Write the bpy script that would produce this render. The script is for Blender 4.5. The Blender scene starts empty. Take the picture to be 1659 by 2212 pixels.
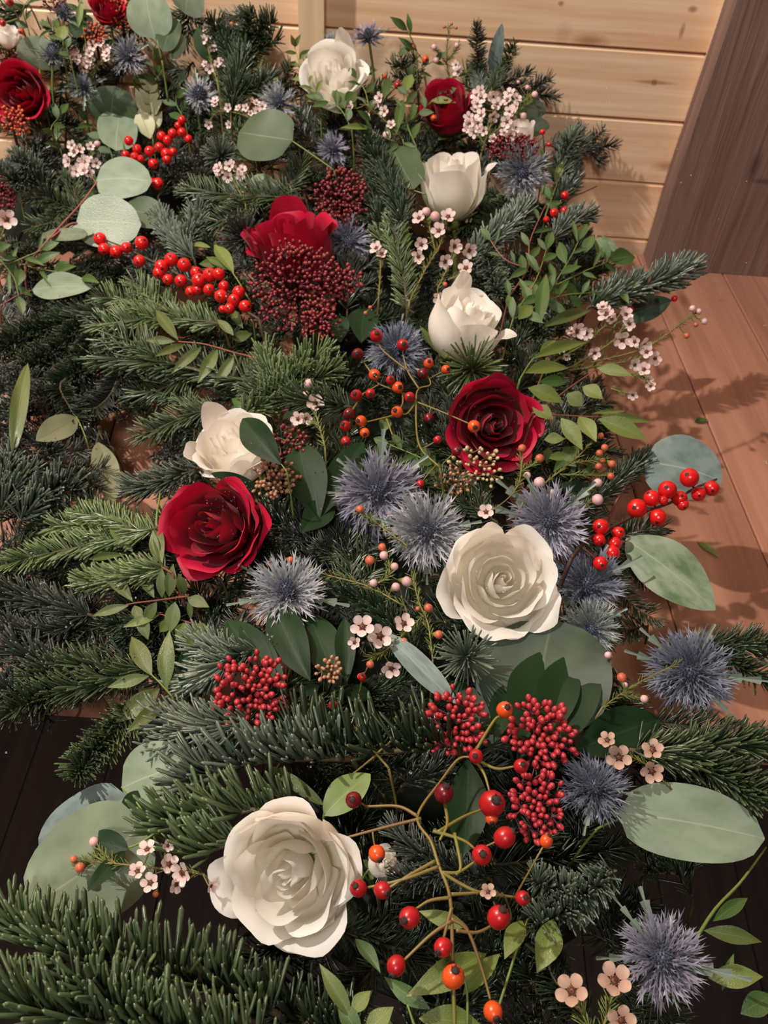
import bpy, math, random
import numpy as np
from mathutils import Vector, Matrix, Quaternion

# ------------------------------------------------------------------ camera, light, exposure
SC = bpy.context.scene
COL = SC.collection
FPX, TH, ROLL, HC = 1900.0, math.radians(47.0), 0.07, 0.54
_n = math.hypot(1, ROLL); _c, _s = 1/_n, ROLL/_n
CF = np.array([0, math.cos(TH), -math.sin(TH)])
_D0 = np.array([0, -math.sin(TH), -math.cos(TH)]); _R0 = np.array([1.0, 0, 0])
CR = _c*_R0 - _s*_D0          # picture right, in the world
CD = _s*_R0 + _c*_D0          # picture down
CU = -CD
CAM = np.array([0, 0, HC])
cd = bpy.data.cameras.new('camera'); cam = bpy.data.objects.new('camera', cd); COL.objects.link(cam)
cam.matrix_world = Matrix(((CR[0], CU[0], -CF[0], 0), (CR[1], CU[1], -CF[1], 0), (CR[2], CU[2], -CF[2], HC), (0, 0, 0, 1)))
cd.sensor_fit = 'VERTICAL'; cd.sensor_height = 24.0; cd.sensor_width = 18.0
cd.lens = FPX/2212*24.0
cd.clip_start = 0.01; cd.clip_end = 50
cd.dof.use_dof = True; cd.dof.focus_distance = 0.47
cd.dof.aperture_fstop = (cd.lens/1000)/0.0016
SC.camera = cam

w = bpy.data.worlds.new('room_light'); SC.world = w; w.use_nodes = True
w.node_tree.nodes['Background'].inputs[0].default_value = (1.0, 0.84, 0.70, 1)
w.node_tree.nodes['Background'].inputs[1].default_value = 0.045

def lamp(name, loc, power, radius, col):
    l = bpy.data.lights.new(name, 'POINT'); l.energy = power; l.shadow_soft_size = radius; l.color = col
    o = bpy.data.objects.new(name, l); COL.objects.link(o); o.location = loc
    return o
lamp('ceiling_spot', (-0.75, 0.56, 1.35), 74.0, 0.018, (1.0, 0.92, 0.84))
lamp('fill_light', (-0.15, -0.9, 1.75), 60.0, 0.16, (1.0, 0.92, 0.84))  # soft fill added behind the camera to brighten the wall and blooms
SC.view_settings.view_transform = 'Standard'; SC.view_settings.look = 'None'
SC.view_settings.gamma = 1.0; SC.view_settings.use_curve_mapping = False
SC.view_settings.exposure = 0.22

# ------------------------------------------------------------------ pixel to place
WALL_Y = 0.966
YCAP = 0.925
ZC = np.array([(620,1880,.13),(1070,1260,.13),(1010,690,.135),(980,395,.16),(722,150,.2),(460,1140,.12),(50,205,.17),(250,500,.10),
 (250,300,.12),(100,700,.06),(250,850,.05),(100,1200,.05),(150,1450,.06),(200,2000,.13),(160,1780,.09),(1430,2060,.11),(1500,1450,.11),
 (1500,1750,.10),(1450,1250,.085),(1440,1000,.10),(1480,590,.125),(1350,750,.11),(1240,450,.14),(1130,250,.2),(640,560,.14),(900,900,.12),
 (330,750,.09),(330,1450,.075),(540,1490,.13),(1160,1600,.13),(950,1900,.14),(330,20,.22),(560,100,.2),(150,30,.22)], float)
def zs(x, y):
    d = (ZC[:,0]-x)**2 + (ZC[:,1]-y)**2 + 900
    k = 1/d**1.5
    return float((k*ZC[:,2]).sum()/k.sum())
def ray(x, y): return CF + CR*(x-829.5)/FPX + CD*(y-1106)/FPX
def PZ(x, y, z):
    r = ray(x, y)
    if r[2] > -0.02: return CAM + r*YCAP/r[1]
    return CAM + r*((z-HC)/r[2])
def P(x, y, dz=0.0):
    """the point seen at pixel x,y lying dz above the heap of foliage there (never beyond the wall)"""
    r = ray(x, y); p = PZ(x, y, zs(x, y)+dz)
    if p[1] > YCAP: p = CAM + r*YCAP/r[1]
    return p
def mpp(p): return float((np.asarray(p)-CAM) @ CF)/FPX      # metres covered by one pixel at p
def nrm(v):
    v = np.asarray(v, float); return v/(np.linalg.norm(v)+1e-12)
def facing(p, a, b, k=1.0): return nrm(k*nrm(CAM-np.asarray(p)) + a*CR + b*CU)

# ------------------------------------------------------------------ mesh helpers
class MB:
    def __init__(s): s.v = []; s.f = []; s.t = []; s.m = []
    def add(s, V, Fs, T=None, mi=0):
        o = len(s.v)
        s.v.extend([tuple(map(float, q)) for q in V])
        s.t.extend(T if T is not None else [(0.5, 0.0, 0.5)]*len(V))
        s.f.extend([tuple(i+o for i in q) for q in Fs]); s.m.extend([mi]*len(Fs))
    def tube(s, pts, r0, r1=None, n=6, mi=0, cap=True):
        pts = [np.asarray(p, float) for p in pts]; r1 = r0 if r1 is None else r1
        N = len(pts); V = []; T = []
        t0 = nrm(pts[1]-pts[0]); a = nrm(np.cross(t0, (0.31, 0.2, 0.93)))
        for i, p in enumerate(pts):
            t = nrm(pts[min(i+1, N-1)]-pts[max(i-1, 0)])
            a = nrm(a - t*(a@t)); b = np.cross(t, a); q = i/(N-1); r = r0+(r1-r0)*q
            for k in range(n):
                an = 2*math.pi*k/n; V.append(p + (a*math.cos(an)+b*math.sin(an))*r); T.append((q, 0, 0.5))
        Fs = [(i*n+k, i*n+(k+1) % n, (i+1)*n+(k+1) % n, (i+1)*n+k) for i in range(N-1) for k in range(n)]
        if cap: Fs += [tuple(range(n))[::-1], tuple((N-1)*n+k for k in range(n))]
        s.add(V, Fs, T, mi)
    def ball(s, c, rx, ry=None, rz=None, M=None, nu=10, nv=7, mi=0, cap_mi=None):
        ry = ry or rx; rz = rz or rx; V = []; Fs = []; T = []
        V.append((0, 0, -rz)); T.append((0, 0, .5))
        for j in range(1, nv):
            ph = -math.pi/2+math.pi*j/nv
            for i in range(nu):
                an = 2*math.pi*i/nu; V.append((rx*math.cos(ph)*math.cos(an), ry*math.cos(ph)*math.sin(an), rz*math.sin(ph))); T.append((j/nv, 0, .5))
        V.append((0, 0, rz)); T.append((1, 0, .5)); L = len(V)-1
        if M is not None: V = [M @ np.array(q) for q in V]
        V = [np.array(q)+np.asarray(c) for q in V]
        body = [(0, 1+(i+1) % nu, 1+i) for i in range(nu)]
        for j in range(nv-2):
            body += [(1+j*nu+i, 1+j*nu+(i+1) % nu, 1+(j+1)*nu+(i+1) % nu, 1+(j+1)*nu+i) for i in range(nu)]
        top = [(1+(nv-2)*nu+i, 1+(nv-2)*nu+(i+1) % nu, L) for i in range(nu)]
        o = len(s.v); s.add(V, body+top, T, mi)
        if cap_mi is not None:
            for k in range(len(top)): s.m[-1-k] = cap_mi
    def box(s, x0, x1, y0, y1, z0, z1, M=None, mi=0):
        V = [np.array((x, y, z)) for x in (x0, x1) for y in (y0, y1) for z in (z0, z1)]
        if M is not None: V = [M @ q for q in V]
        s.add(V, [(0, 1, 3, 2), (4, 6, 7, 5), (0, 4, 5, 1), (2, 3, 7, 6), (0, 2, 6, 4), (1, 5, 7, 3)], None, mi)
    def mesh(s, name, mats, off=(0, 0, 0), smooth=True):
        me = bpy.data.meshes.new(name)
        V = np.array(s.v, float)-np.asarray(off)
        me.from_pydata(V.tolist(), [], s.f); set_tint(me, np.array(s.t, float))
        for m in (mats if isinstance(mats, (list, tuple)) else [mats]): me.materials.append(m)
        me.polygons.foreach_set('material_index', s.m)
        if smooth: me.polygons.foreach_set('use_smooth', [True]*len(s.f))
        me.update(); return me
    def build(s, name, mats, parent=None, off=(0, 0, 0), smooth=True):
        o = bpy.data.objects.new(name, s.mesh(name, mats, off, smooth)); COL.objects.link(o); o.parent = parent
        return o
def set_tint(me, T):
    at = me.color_attributes.new('tint', 'FLOAT_COLOR', 'POINT')
    at.data.foreach_set('color', np.concatenate([T, np.ones((len(T), 1))], 1).ravel())
def fast_mesh(name, V, TR, T, mat):
    me = bpy.data.meshes.new(name); n = len(TR)
    me.vertices.add(len(V)); me.vertices.foreach_set('co', np.asarray(V, np.float32).ravel())
    me.loops.add(n*3); me.loops.foreach_set('vertex_index', np.asarray(TR, np.int32).ravel())
    me.polygons.add(n); me.polygons.foreach_set('loop_start', np.arange(0, n*3, 3, dtype=np.int32))
    me.polygons.foreach_set('use_smooth', np.ones(n, bool)); me.update(calc_edges=True)
    set_tint(me, T); me.materials.append(mat); return me

USED = set()
def thing(name, label, cat, loc, group=None):
    o = bpy.data.objects.new(name, None); COL.objects.link(o); o.location = tuple(map(float, loc)); o.empty_display_size = 0.01
    o['label'] = label; o['category'] = cat
    if group: o['group'] = group
    USED.add(label); return o
def child(name, me, parent, M):
    o = bpy.data.objects.new(name, me); COL.objects.link(o); o.parent = parent; o.matrix_local = M; return o
def struct(o): o['kind'] = 'structure'; return o
def frame(x, y, z, loc=(0, 0, 0), sx=1, sy=1, sz=1):
    return Matrix(((x[0]*sx, y[0]*sy, z[0]*sz, loc[0]), (x[1]*sx, y[1]*sy, z[1]*sz, loc[1]), (x[2]*sx, y[2]*sy, z[2]*sz, loc[2]), (0, 0, 0, 1)))
def zframe(z, loc=(0, 0, 0), s=1.0, xh=None, tw=0.0):
    z = nrm(z); xh = CR if xh is None else xh
    x = nrm(xh - z*(xh@z)); y = np.cross(z, x)
    x2 = x*math.cos(tw)+y*math.sin(tw); y2 = np.cross(z, x2)
    return frame(x2, y2, z, loc, s, s, s)
def spline(pts, n):
    """Catmull-Rom through the points, n samples"""
    p = [np.asarray(q, float) for q in pts]
    if len(p) == 2: return [p[0]+(p[1]-p[0])*i/(n-1) for i in range(n)]
    p = [2*p[0]-p[1]]+p+[2*p[-1]-p[-2]]; m = len(p)-3; out = []
    for i in range(n):
        u = i/(n-1)*m; k = min(int(u), m-1); t = u-k; a, b, c, d = p[k:k+4]
        out.append(0.5*((2*b)+(c-a)*t+(2*a-5*b+4*c-d)*t*t+(3*b-a-3*c+d)*t**3))
    return out

# ------------------------------------------------------------------ materials
def lin(r, g, b):
    f = lambda c: (c/255/12.92 if c/255 <= .04045 else ((c/255+.055)/1.055)**2.4)
    return (f(r), f(g), f(b), 1)
def newmat(name):
    m = bpy.data.materials.new(name); m.use_nodes = True; nt = m.node_tree
    return m, nt, nt.nodes['Principled BSDF'], nt.nodes['Material Output']
def plant(name, base, tip, var=0.25, rough=0.45, trans=0.0, spec=0.5, rib=None, bump=0.0, bscale=400, mott=None, mscale=60, sheen=0.0, wet=0.0, ribw=.07):
    """base/tip: colours along the piece (tint red); var: brightness spread (tint blue); rib: colour of the midrib (tint green near 0)"""
    m, nt, bs, out = newmat(name); N = nt.nodes; L = nt.links
    at = N.new('ShaderNodeAttribute'); at.attribute_name = 'tint'
    sp = N.new('ShaderNodeSeparateColor'); L.new(at.outputs['Color'], sp.inputs[0])
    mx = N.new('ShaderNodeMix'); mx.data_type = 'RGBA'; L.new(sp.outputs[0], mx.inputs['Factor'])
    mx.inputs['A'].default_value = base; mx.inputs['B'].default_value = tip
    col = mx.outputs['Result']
    tc = N.new('ShaderNodeTexCoord')
    if mott:
        no = N.new('ShaderNodeTexNoise'); no.inputs['Scale'].default_value = mscale; no.inputs['Detail'].default_value = 4
        L.new(tc.outputs['Object'], no.inputs['Vector'])
        rp = N.new('ShaderNodeValToRGB'); rp.color_ramp.elements[0].position = .42; rp.color_ramp.elements[1].position = .68
        L.new(no.outputs['Fac'], rp.inputs[0])
        m2 = N.new('ShaderNodeMix'); m2.data_type = 'RGBA'; L.new(rp.outputs['Color'], m2.inputs['Factor'])
        L.new(col, m2.inputs['A']); m2.inputs['B'].default_value = mott; col = m2.outputs['Result']
    if rib:
        rr = N.new('ShaderNodeMapRange'); rr.inputs[1].default_value = 0.008; rr.inputs[2].default_value = ribw; rr.inputs[3].default_value = 0.6; rr.inputs[4].default_value = 0
        L.new(sp.outputs[1], rr.inputs[0])
        m3 = N.new('ShaderNodeMix'); m3.data_type = 'RGBA'; L.new(rr.outputs[0], m3.inputs['Factor'])
        L.new(col, m3.inputs['A']); m3.inputs['B'].default_value = rib; col = m3.outputs['Result']
    oi = N.new('ShaderNodeObjectInfo')
    ad = N.new('ShaderNodeMath'); ad.operation = 'ADD'; L.new(sp.outputs[2], ad.inputs[0]); L.new(oi.outputs['Random'], ad.inputs[1])
    mr = N.new('ShaderNodeMapRange'); mr.inputs[2].default_value = 2; mr.inputs[3].default_value = 1-var; mr.inputs[4].default_value = 1+var; L.new(ad.outputs[0], mr.inputs[0])
    hs = N.new('ShaderNodeHueSaturation'); L.new(mr.outputs[0], hs.inputs['Value']); L.new(col, hs.inputs['Color']); col = hs.outputs['Color']
    L.new(col, bs.inputs['Base Color']); bs.inputs['Roughness'].default_value = rough
    bs.inputs['Specular IOR Level'].default_value = spec
    if sheen:
        bs.inputs['Sheen Weight'].default_value = sheen; bs.inputs['Sheen Roughness'].default_value = .4
    if bump or wet:
        no = N.new('ShaderNodeTexNoise'); no.inputs['Scale'].default_value = bscale; no.inputs['Detail'].default_value = 3; L.new(tc.outputs['Object'], no.inputs['Vector'])
        bp = N.new('ShaderNodeBump'); bp.inputs['Strength'].default_value = max(bump, wet); bp.inputs['Distance'].default_value = 0.001
        L.new(no.outputs['Fac'], bp.inputs['Height']); L.new(bp.outputs[0], bs.inputs['Normal'])
    if wet:
        bs.inputs['Coat Weight'].default_value = wet; bs.inputs['Coat Roughness'].default_value = .08
        if bump or wet: L.new(bp.outputs[0], bs.inputs['Coat Normal'])
    if trans:
        tr = N.new('ShaderNodeBsdfTranslucent'); L.new(col, tr.inputs['Color'])
        ms = N.new('ShaderNodeMixShader'); ms.inputs[0].default_value = trans
        L.new(bs.outputs[0], ms.inputs[1]); L.new(tr.outputs[0], ms.inputs[2]); L.new(ms.outputs[0], out.inputs['Surface'])
    return m
M = {}
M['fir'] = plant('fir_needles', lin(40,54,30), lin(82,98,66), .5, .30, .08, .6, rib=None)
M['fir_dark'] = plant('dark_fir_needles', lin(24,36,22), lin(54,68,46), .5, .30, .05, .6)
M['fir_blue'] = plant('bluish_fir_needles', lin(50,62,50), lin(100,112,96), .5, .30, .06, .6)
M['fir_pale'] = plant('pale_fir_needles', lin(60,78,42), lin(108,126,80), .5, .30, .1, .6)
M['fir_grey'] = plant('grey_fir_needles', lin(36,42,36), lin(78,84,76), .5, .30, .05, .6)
M['twig'] = plant('twig_bark', lin(74,60,40), lin(82,74,44), .2, .7, bump=.3, bscale=500)
M['twig_red'] = plant('red_stem', lin(120,66,54), lin(158,92,84), .2, .5)
M['twig_green'] = plant('green_stem', lin(96,112,52), lin(128,144,70), .2, .5, .05)
M['twig_dark'] = plant('dark_stem', lin(56,34,30), lin(80,44,38), .2, .6)
M['twig_hip'] = plant('hip_stem', lin(108,106,42), lin(130,116,56), .2, .45, mott=lin(112,80,48), mscale=35)
M['white'] = plant('white_petal', lin(253,247,228), lin(254,251,246), .02, .5, .40, .3, bump=.16, bscale=130, mott=lin(250,243,234), mscale=50)
M['red'] = plant('red_petal', lin(112,4,26), lin(190,14,56), .15, .52, .1, .35, bump=.25, bscale=260, sheen=.06)  # dark petal foot and lit-looking rim are put into the colour
M['sepal'] = plant('sepal', lin(104,126,66), lin(134,156,92), .2, .5, .15, rib=lin(150,170,110))
M['euc'] = plant('eucalyptus_leaf', lin(142,158,135), lin(150,165,142), .12, .5, .14, .4, rib=lin(180,190,162), mott=lin(129,146,122), mscale=4, bump=.12, bscale=220, ribw=.035)
M['euc_wet'] = plant('wet_eucalyptus_leaf', lin(160,176,156), lin(174,188,170), .1, .4, .12, .5, rib=lin(196,206,180), wet=.9, bscale=45, ribw=.035)
M['euc_green'] = plant('green_eucalyptus_leaf', lin(62,82,52), lin(72,90,58), .15, .5, .14, .4, rib=lin(120,134,101), mott=lin(64,83,60), mscale=4, ribw=.035)
M['euc_blue'] = plant('bluish_eucalyptus_leaf', lin(112,131,127), lin(122,139,135), .1, .5, .1, .4, rib=lin(160,171,163), mott=lin(95,114,110), mscale=6, bump=.15, bscale=200, ribw=.035)
M['euc_dark'] = plant('dark_eucalyptus_leaf', lin(55,74,60), lin(67,84,71), .12, .45, .08, .45, rib=lin(93,108,89), mott=lin(48,65,53), mscale=4, ribw=.035)
M['euc_mott'] = plant('mottled_eucalyptus_leaf', lin(122,135,116), lin(127,142,116), .1, .5, .1, .4, rib=lin(142,162,124), mott=lin(74,101,65), mscale=4.5, ribw=.035)
M['lime'] = plant('lime_leaf', lin(101,119,52), lin(122,136,71), .25, .4, .22, .5, rib=lin(139,148,89), wet=.4, bscale=28)
M['olive'] = plant('olive_leaf', lin(79,96,48), lin(100,114,60), .25, .42, .2, .5, rib=lin(119,129,79), wet=.35, bscale=28)
M['green'] = plant('green_leaf', lin(58,86,41), lin(79,107,53), .3, .4, .2, .5, rib=lin(107,126,76), wet=.35, bscale=28)
M['skim'] = plant('skimmia_leaf', lin(22,42,22), lin(30,54,30), .2, .5, .04, .18, rib=lin(44,68,40), bump=.1, bscale=14)
M['varieg'] = plant('cream_leaf', lin(206,204,160), lin(226,222,190), .1, .45, .2, rib=lin(120,144,80))
M['dull'] = plant('dull_leaf', lin(114,119,89), lin(126,129,100), .15, .55, .15, rib=lin(91,96,69))
M['berry'] = plant('winterberry', lin(206,24,26), lin(216,30,30), .12, .22, 0, .6, bump=.05, bscale=90)
M['berry_eye'] = plant('berry_eye', lin(60,24,20), lin(50,20,18), .1, .7)
M['hip_red'] = plant('red_rose_hip', lin(172,24,32), lin(160,20,30), .18, .3, 0, .5, mott=lin(188,36,36), mscale=60)
M['hip_orange'] = plant('orange_rose_hip', lin(226,92,34), lin(214,74,32), .15, .3, 0, .5)
M['hip_dark'] = plant('dark_rose_hip', lin(124,20,30), lin(104,16,28), .15, .3, 0, .5)
M['hip_eye'] = plant('rose_hip_calyx', lin(62,42,36), lin(48,34,30), .15, .8)
M['bud_red'] = plant('red_skimmia_bud', lin(156,34,44), lin(180,56,62), .3, .38, 0, .5)
M['bud_dark'] = plant('dark_red_skimmia_bud', lin(88,22,30), lin(142,56,58), .35, .4, 0, .5)
M['bud_brown'] = plant('brown_skimmia_bud', lin(142,92,72), lin(184,136,104), .3, .42)
M['bud_cream'] = plant('cream_skimmia_bud', lin(176,156,104), lin(206,186,142), .25, .45)
M['bud_rust'] = plant('rusty_bud', lin(150,56,34), lin(188,84,50), .3, .5)
M['bud_stem'] = plant('skimmia_stalk', lin(64,24,28), lin(92,34,40), .2, .5)
M['bud_stem_brown'] = plant('brown_stalk', lin(96,74,48), lin(116,92,62), .2, .5)
M['holly'] = plant('sea_holly_bract', lin(40,46,62), lin(184,186,194), .3, .42, .08, .5)
M['holly_purple'] = plant('purple_sea_holly_bract', lin(38,38,58), lin(160,158,176), .3, .42, .08, .5)
M['holly_navy'] = plant('navy_sea_holly_bract', lin(20,24,40), lin(124,130,148), .3, .42, .05, .5)
M['holly_grey'] = plant('grey_sea_holly_bract', lin(74,86,86), lin(158,166,164), .3, .42, .08, .5)
M['holly_leaf'] = plant('sea_holly_leaf', lin(62,78,68), lin(116,130,120), .2, .42, .1, .5, rib=lin(156,170,158))
M['holly_core'] = plant('sea_holly_cone', lin(40,46,58), lin(92,98,116), .3, .5)
M['wax'] = plant('waxflower_petal', lin(226,188,184), lin(246,228,222), .08, .45, .25, .4)
M['wax_tan'] = plant('fading_waxflower_petal', lin(168,128,112), lin(212,180,160), .12, .5, .2, .4)
M['wax_eye'] = plant('waxflower_cup', lin(120,52,52), lin(88,40,34), .2, .5)
M['wax_bud'] = plant('pink_waxflower_bud', lin(206,150,140), lin(232,190,192), .12, .4, .1)
M['wax_bud_orange'] = plant('orange_waxflower_bud', lin(188,112,72), lin(200,96,72), .15, .4, .05)
M['wax_leaf'] = plant('waxflower_needle', lin(92,106,48), lin(128,142,72), .25, .5, .1)
M['wax_stem'] = plant('waxflower_stem', lin(116,104,58), lin(140,110,72), .2, .55)
M['moss'] = plant('gap_dark_moss', lin(20,26,16), lin(26,32,20), .2, .95, bump=.9, bscale=160)  # near-black colour stands in for deep shade in the foliage gaps
M['drop'] = None
def water():
    m, nt, bs, out = newmat('water_drop'); bs.inputs['Base Color'].default_value = (.95, .95, .95, 1); bs.inputs['Roughness'].default_value = .03
    bs.inputs['Transmission Weight'].default_value = .85; bs.inputs['IOR'].default_value = 1.33; return m
M['drop'] = water()

def wood(name, c1, c2, knot, axis=0, rough=.5, gscale=1.0, var=.12, bump=.12, knots=()):
    """long grain along the given local axis, faint growth rings, a few knots, per-board value"""
    m, nt, bs, out = newmat(name); N = nt.nodes; L = nt.links
    tc = N.new('ShaderNodeTexCoord'); oi = N.new('ShaderNodeObjectInfo')
    vm = N.new('ShaderNodeVectorMath'); vm.operation = 'MULTIPLY_ADD'
    L.new(oi.outputs['Random'], vm.inputs[2]); vm.inputs[1].default_value = (1, 1, 1)
    sc = N.new('ShaderNodeVectorMath'); sc.operation = 'SCALE'; cb = N.new('ShaderNodeCombineXYZ')
    for i in range(3): L.new(oi.outputs['Random'], cb.inputs[i])
    L.new(cb.outputs[0], sc.inputs[0]); sc.inputs['Scale'].default_value = 37.0
    ad = N.new('ShaderNodeVectorMath'); ad.operation = 'ADD'; L.new(tc.outputs['Object'], ad.inputs[0]); L.new(sc.outputs[0], ad.inputs[1])
    mp = N.new('ShaderNodeMapping'); s = [42*gscale]*3; s[axis] = 2.2*gscale; mp.inputs['Scale'].default_value = s; L.new(ad.outputs[0], mp.inputs['Vector'])
    n1 = N.new('ShaderNodeTexNoise'); n1.inputs['Scale'].default_value = 1.0; n1.inputs['Detail'].default_value = 5; n1.inputs['Distortion'].default_value = .8; L.new(mp.outputs[0], n1.inputs['Vector'])
    mp2 = N.new('ShaderNodeMapping'); s = [330*gscale]*3; s[axis] = 9*gscale; mp2.inputs['Scale'].default_value = s; L.new(ad.outputs[0], mp2.inputs['Vector'])
    n2 = N.new('ShaderNodeTexNoise'); n2.inputs['Scale'].default_value = 1.0; n2.inputs['Detail'].default_value = 3; L.new(mp2.outputs[0], n2.inputs['Vector'])
    mf = N.new('ShaderNodeMath'); mf.operation = 'MULTIPLY_ADD'; L.new(n2.outputs['Fac'], mf.inputs[0]); mf.inputs[1].default_value = .35; L.new(n1.outputs['Fac'], mf.inputs[2])
    rp = N.new('ShaderNodeValToRGB'); rp.color_ramp.elements[0].position = .45; rp.color_ramp.elements[1].position = .85
    rp.color_ramp.elements[0].color = c1; rp.color_ramp.elements[1].color = c2; L.new(mf.outputs[0], rp.inputs[0])
    # knots
    sx = N.new('ShaderNodeSeparateXYZ'); L.new(ad.outputs[0], sx.inputs[0]); c2d = N.new('ShaderNodeCombineXYZ')
    al = N.new('ShaderNodeMath'); al.operation = 'MULTIPLY'; al.inputs[1].default_value = 2.6; L.new(sx.outputs[axis], al.inputs[0])
    ac = N.new('ShaderNodeMath'); ac.operation = 'MULTIPLY'; ac.inputs[1].default_value = 7.5; L.new(sx.outputs[2 if axis == 0 else 0], ac.inputs[0])
    L.new(al.outputs[0], c2d.inputs[0]); L.new(ac.outputs[0], c2d.inputs[1])
    vo = N.new('ShaderNodeTexVoronoi'); vo.voronoi_dimensions = '2D'; vo.inputs['Scale'].default_value = 1.0; L.new(c2d.outputs[0], vo.inputs['Vector'])
    kr = N.new('ShaderNodeMapRange'); kr.inputs[1].default_value = .015; kr.inputs[2].default_value = .06; kr.inputs[3].default_value = .6; kr.inputs[4].default_value = 0; L.new(vo.outputs['Distance'], kr.inputs[0])
    kf = kr.outputs[0]
    if knots:
        ge = N.new('ShaderNodeNewGeometry')
        for (kx, kz, rx, rz, st) in knots:
            s1 = N.new('ShaderNodeVectorMath'); s1.operation = 'SUBTRACT'; L.new(ge.outputs['Position'], s1.inputs[0]); s1.inputs[1].default_value = (kx, 0, kz)
            s2 = N.new('ShaderNodeVectorMath'); s2.operation = 'MULTIPLY'; L.new(s1.outputs[0], s2.inputs[0]); s2.inputs[1].default_value = (1/rx, 0, 1/rz)
            s3 = N.new('ShaderNodeVectorMath'); s3.operation = 'LENGTH'; L.new(s2.outputs[0], s3.inputs[0])
            s4 = N.new('ShaderNodeMapRange'); s4.inputs[1].default_value = .35; s4.inputs[2].default_value = 1; s4.inputs[3].default_value = st; s4.inputs[4].default_value = 0; L.new(s3.outputs['Value'], s4.inputs[0])
            s5 = N.new('ShaderNodeMath'); s5.operation = 'MAXIMUM'; L.new(kf, s5.inputs[0]); L.new(s4.outputs[0], s5.inputs[1]); kf = s5.outputs[0]
    mk = N.new('ShaderNodeMix'); mk.data_type = 'RGBA'; L.new(kf, mk.inputs['Factor']); L.new(rp.outputs[0], mk.inputs['A']); mk.inputs['B'].default_value = knot
    mr = N.new('ShaderNodeMapRange'); mr.inputs[3].default_value = 1-var; mr.inputs[4].default_value = 1+var; L.new(oi.outputs['Random'], mr.inputs[0])
    hs = N.new('ShaderNodeHueSaturation'); L.new(mr.outputs[0], hs.inputs['Value']); L.new(mk.outputs['Result'], hs.inputs['Color'])
    L.new(hs.outputs[0], bs.inputs['Base Color']); bs.inputs['Roughness'].default_value = rough
    bp = N.new('ShaderNodeBump'); bp.inputs['Strength'].default_value = bump; bp.inputs['Distance'].default_value = .002; L.new(mf.outputs[0], bp.inputs['Height']); L.new(bp.outputs[0], bs.inputs['Normal'])
    return m
M['pine'] = wood('pine_board', lin(228,180,140), lin(252,220,186), lin(146,92,54), 0, .5, 1.0, .05, .06,
    knots=[(.268,.2585,.006,.004,.7),(.2635,.2385,.003,.010,.6),(.2495,.188,.026,.0028,.6),(.2495,.188,.006,.004,.9),(.139,.2555,.004,.003,.7),(.147,.228,.010,.014,.22),(.205,.109,.008,.007,.3)])
M['pine_v'] = wood('pine_batten', lin(212,178,138), lin(230,200,164), lin(170,126,88), 2, .5, 1.0, .04, .06)
M['table'] = wood('table_plank', lin(146,98,78), lin(182,130,106), lin(100,60,46), 1, .42, .8, .1, .1)
M['post'] = wood('dark_post', lin(110,82,72), lin(142,112,100), lin(56,46,42), 2, .65, 1.6, .05, .9, knots=[(.4035,.118,.014,.011,.9),(.385,.113,.03,.004,.5)])
M['floor'] = wood('floor_board', lin(50,38,36), lin(70,54,50), lin(36,26,26), 1, .55, .8, .1, .1)

# ------------------------------------------------------------------ the room
wall = MB(); wall.box(-1.6, 1.2, WALL_Y+.012, WALL_Y+.06, -.76, 1.75)
wb = struct(wall.build('wall_back', M['pine'], smooth=False))
def board(L_, h, t, be=.0018):
    """tongue-and-groove board, front face at y=0, long in x, chamfered edges"""
    m = MB(); x0, x1 = 0, L_
    prof = [(t, 0), (be*1.2, 0), (0, be), (0, h-be), (be*1.2, h), (t, h)]
    V = [(x, y, z) for x in (x0, x1) for (y, z) in prof]; n = len(prof)
    m.add(V, [(i, (i+1) % n, n+(i+1) % n, n+i)[::-1] for i in range(n)]+[tuple(range(n)), tuple(range(n, 2*n))[::-1]])
    return m.mesh('board', M['pine'], smooth=False)
bm_l = board(1.48, .0695-.0016, .014); bm_r = board(1.28, .0695-.0016, .014)
k0 = -11
for k in range(k0, 25):
    z = .010+.0695*k
    if z+.07 < -.05 and k % 1: continue
    if z < -.08: continue
    child('board', bm_l, wb, Matrix.Translation((-1.6, WALL_Y-.001, z)))
    child('board', bm_r, wb, Matrix.Translation((-.119, WALL_Y-.001, z)))
t = MB(); t.box(-.119, -.0935, WALL_Y-.019, WALL_Y-.001, -.08, 1.7); struct(t.build('trim_1', M['pine_v'], smooth=False))
t = MB(); t.box(.2937, .34, WALL_Y-.016, WALL_Y-.001, 0.001, 1.7); struct(t.build('trim_2', M['pine_v'], smooth=False))
fl = MB(); fl.box(-1.6, 1.2, -1.6, WALL_Y+.05, -.80, -.765); fo = struct(fl.build('floor', M['floor'], smooth=False))
m = MB(); m.box(0, .118, -1.6, WALL_Y, -.012, 0); fb = m.mesh('floor_plank', M['floor'], smooth=False)
for k in range(23): child('floor_plank', fb, fo, Matrix.Translation((-1.6+.12*k, 0, -.753)))

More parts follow.
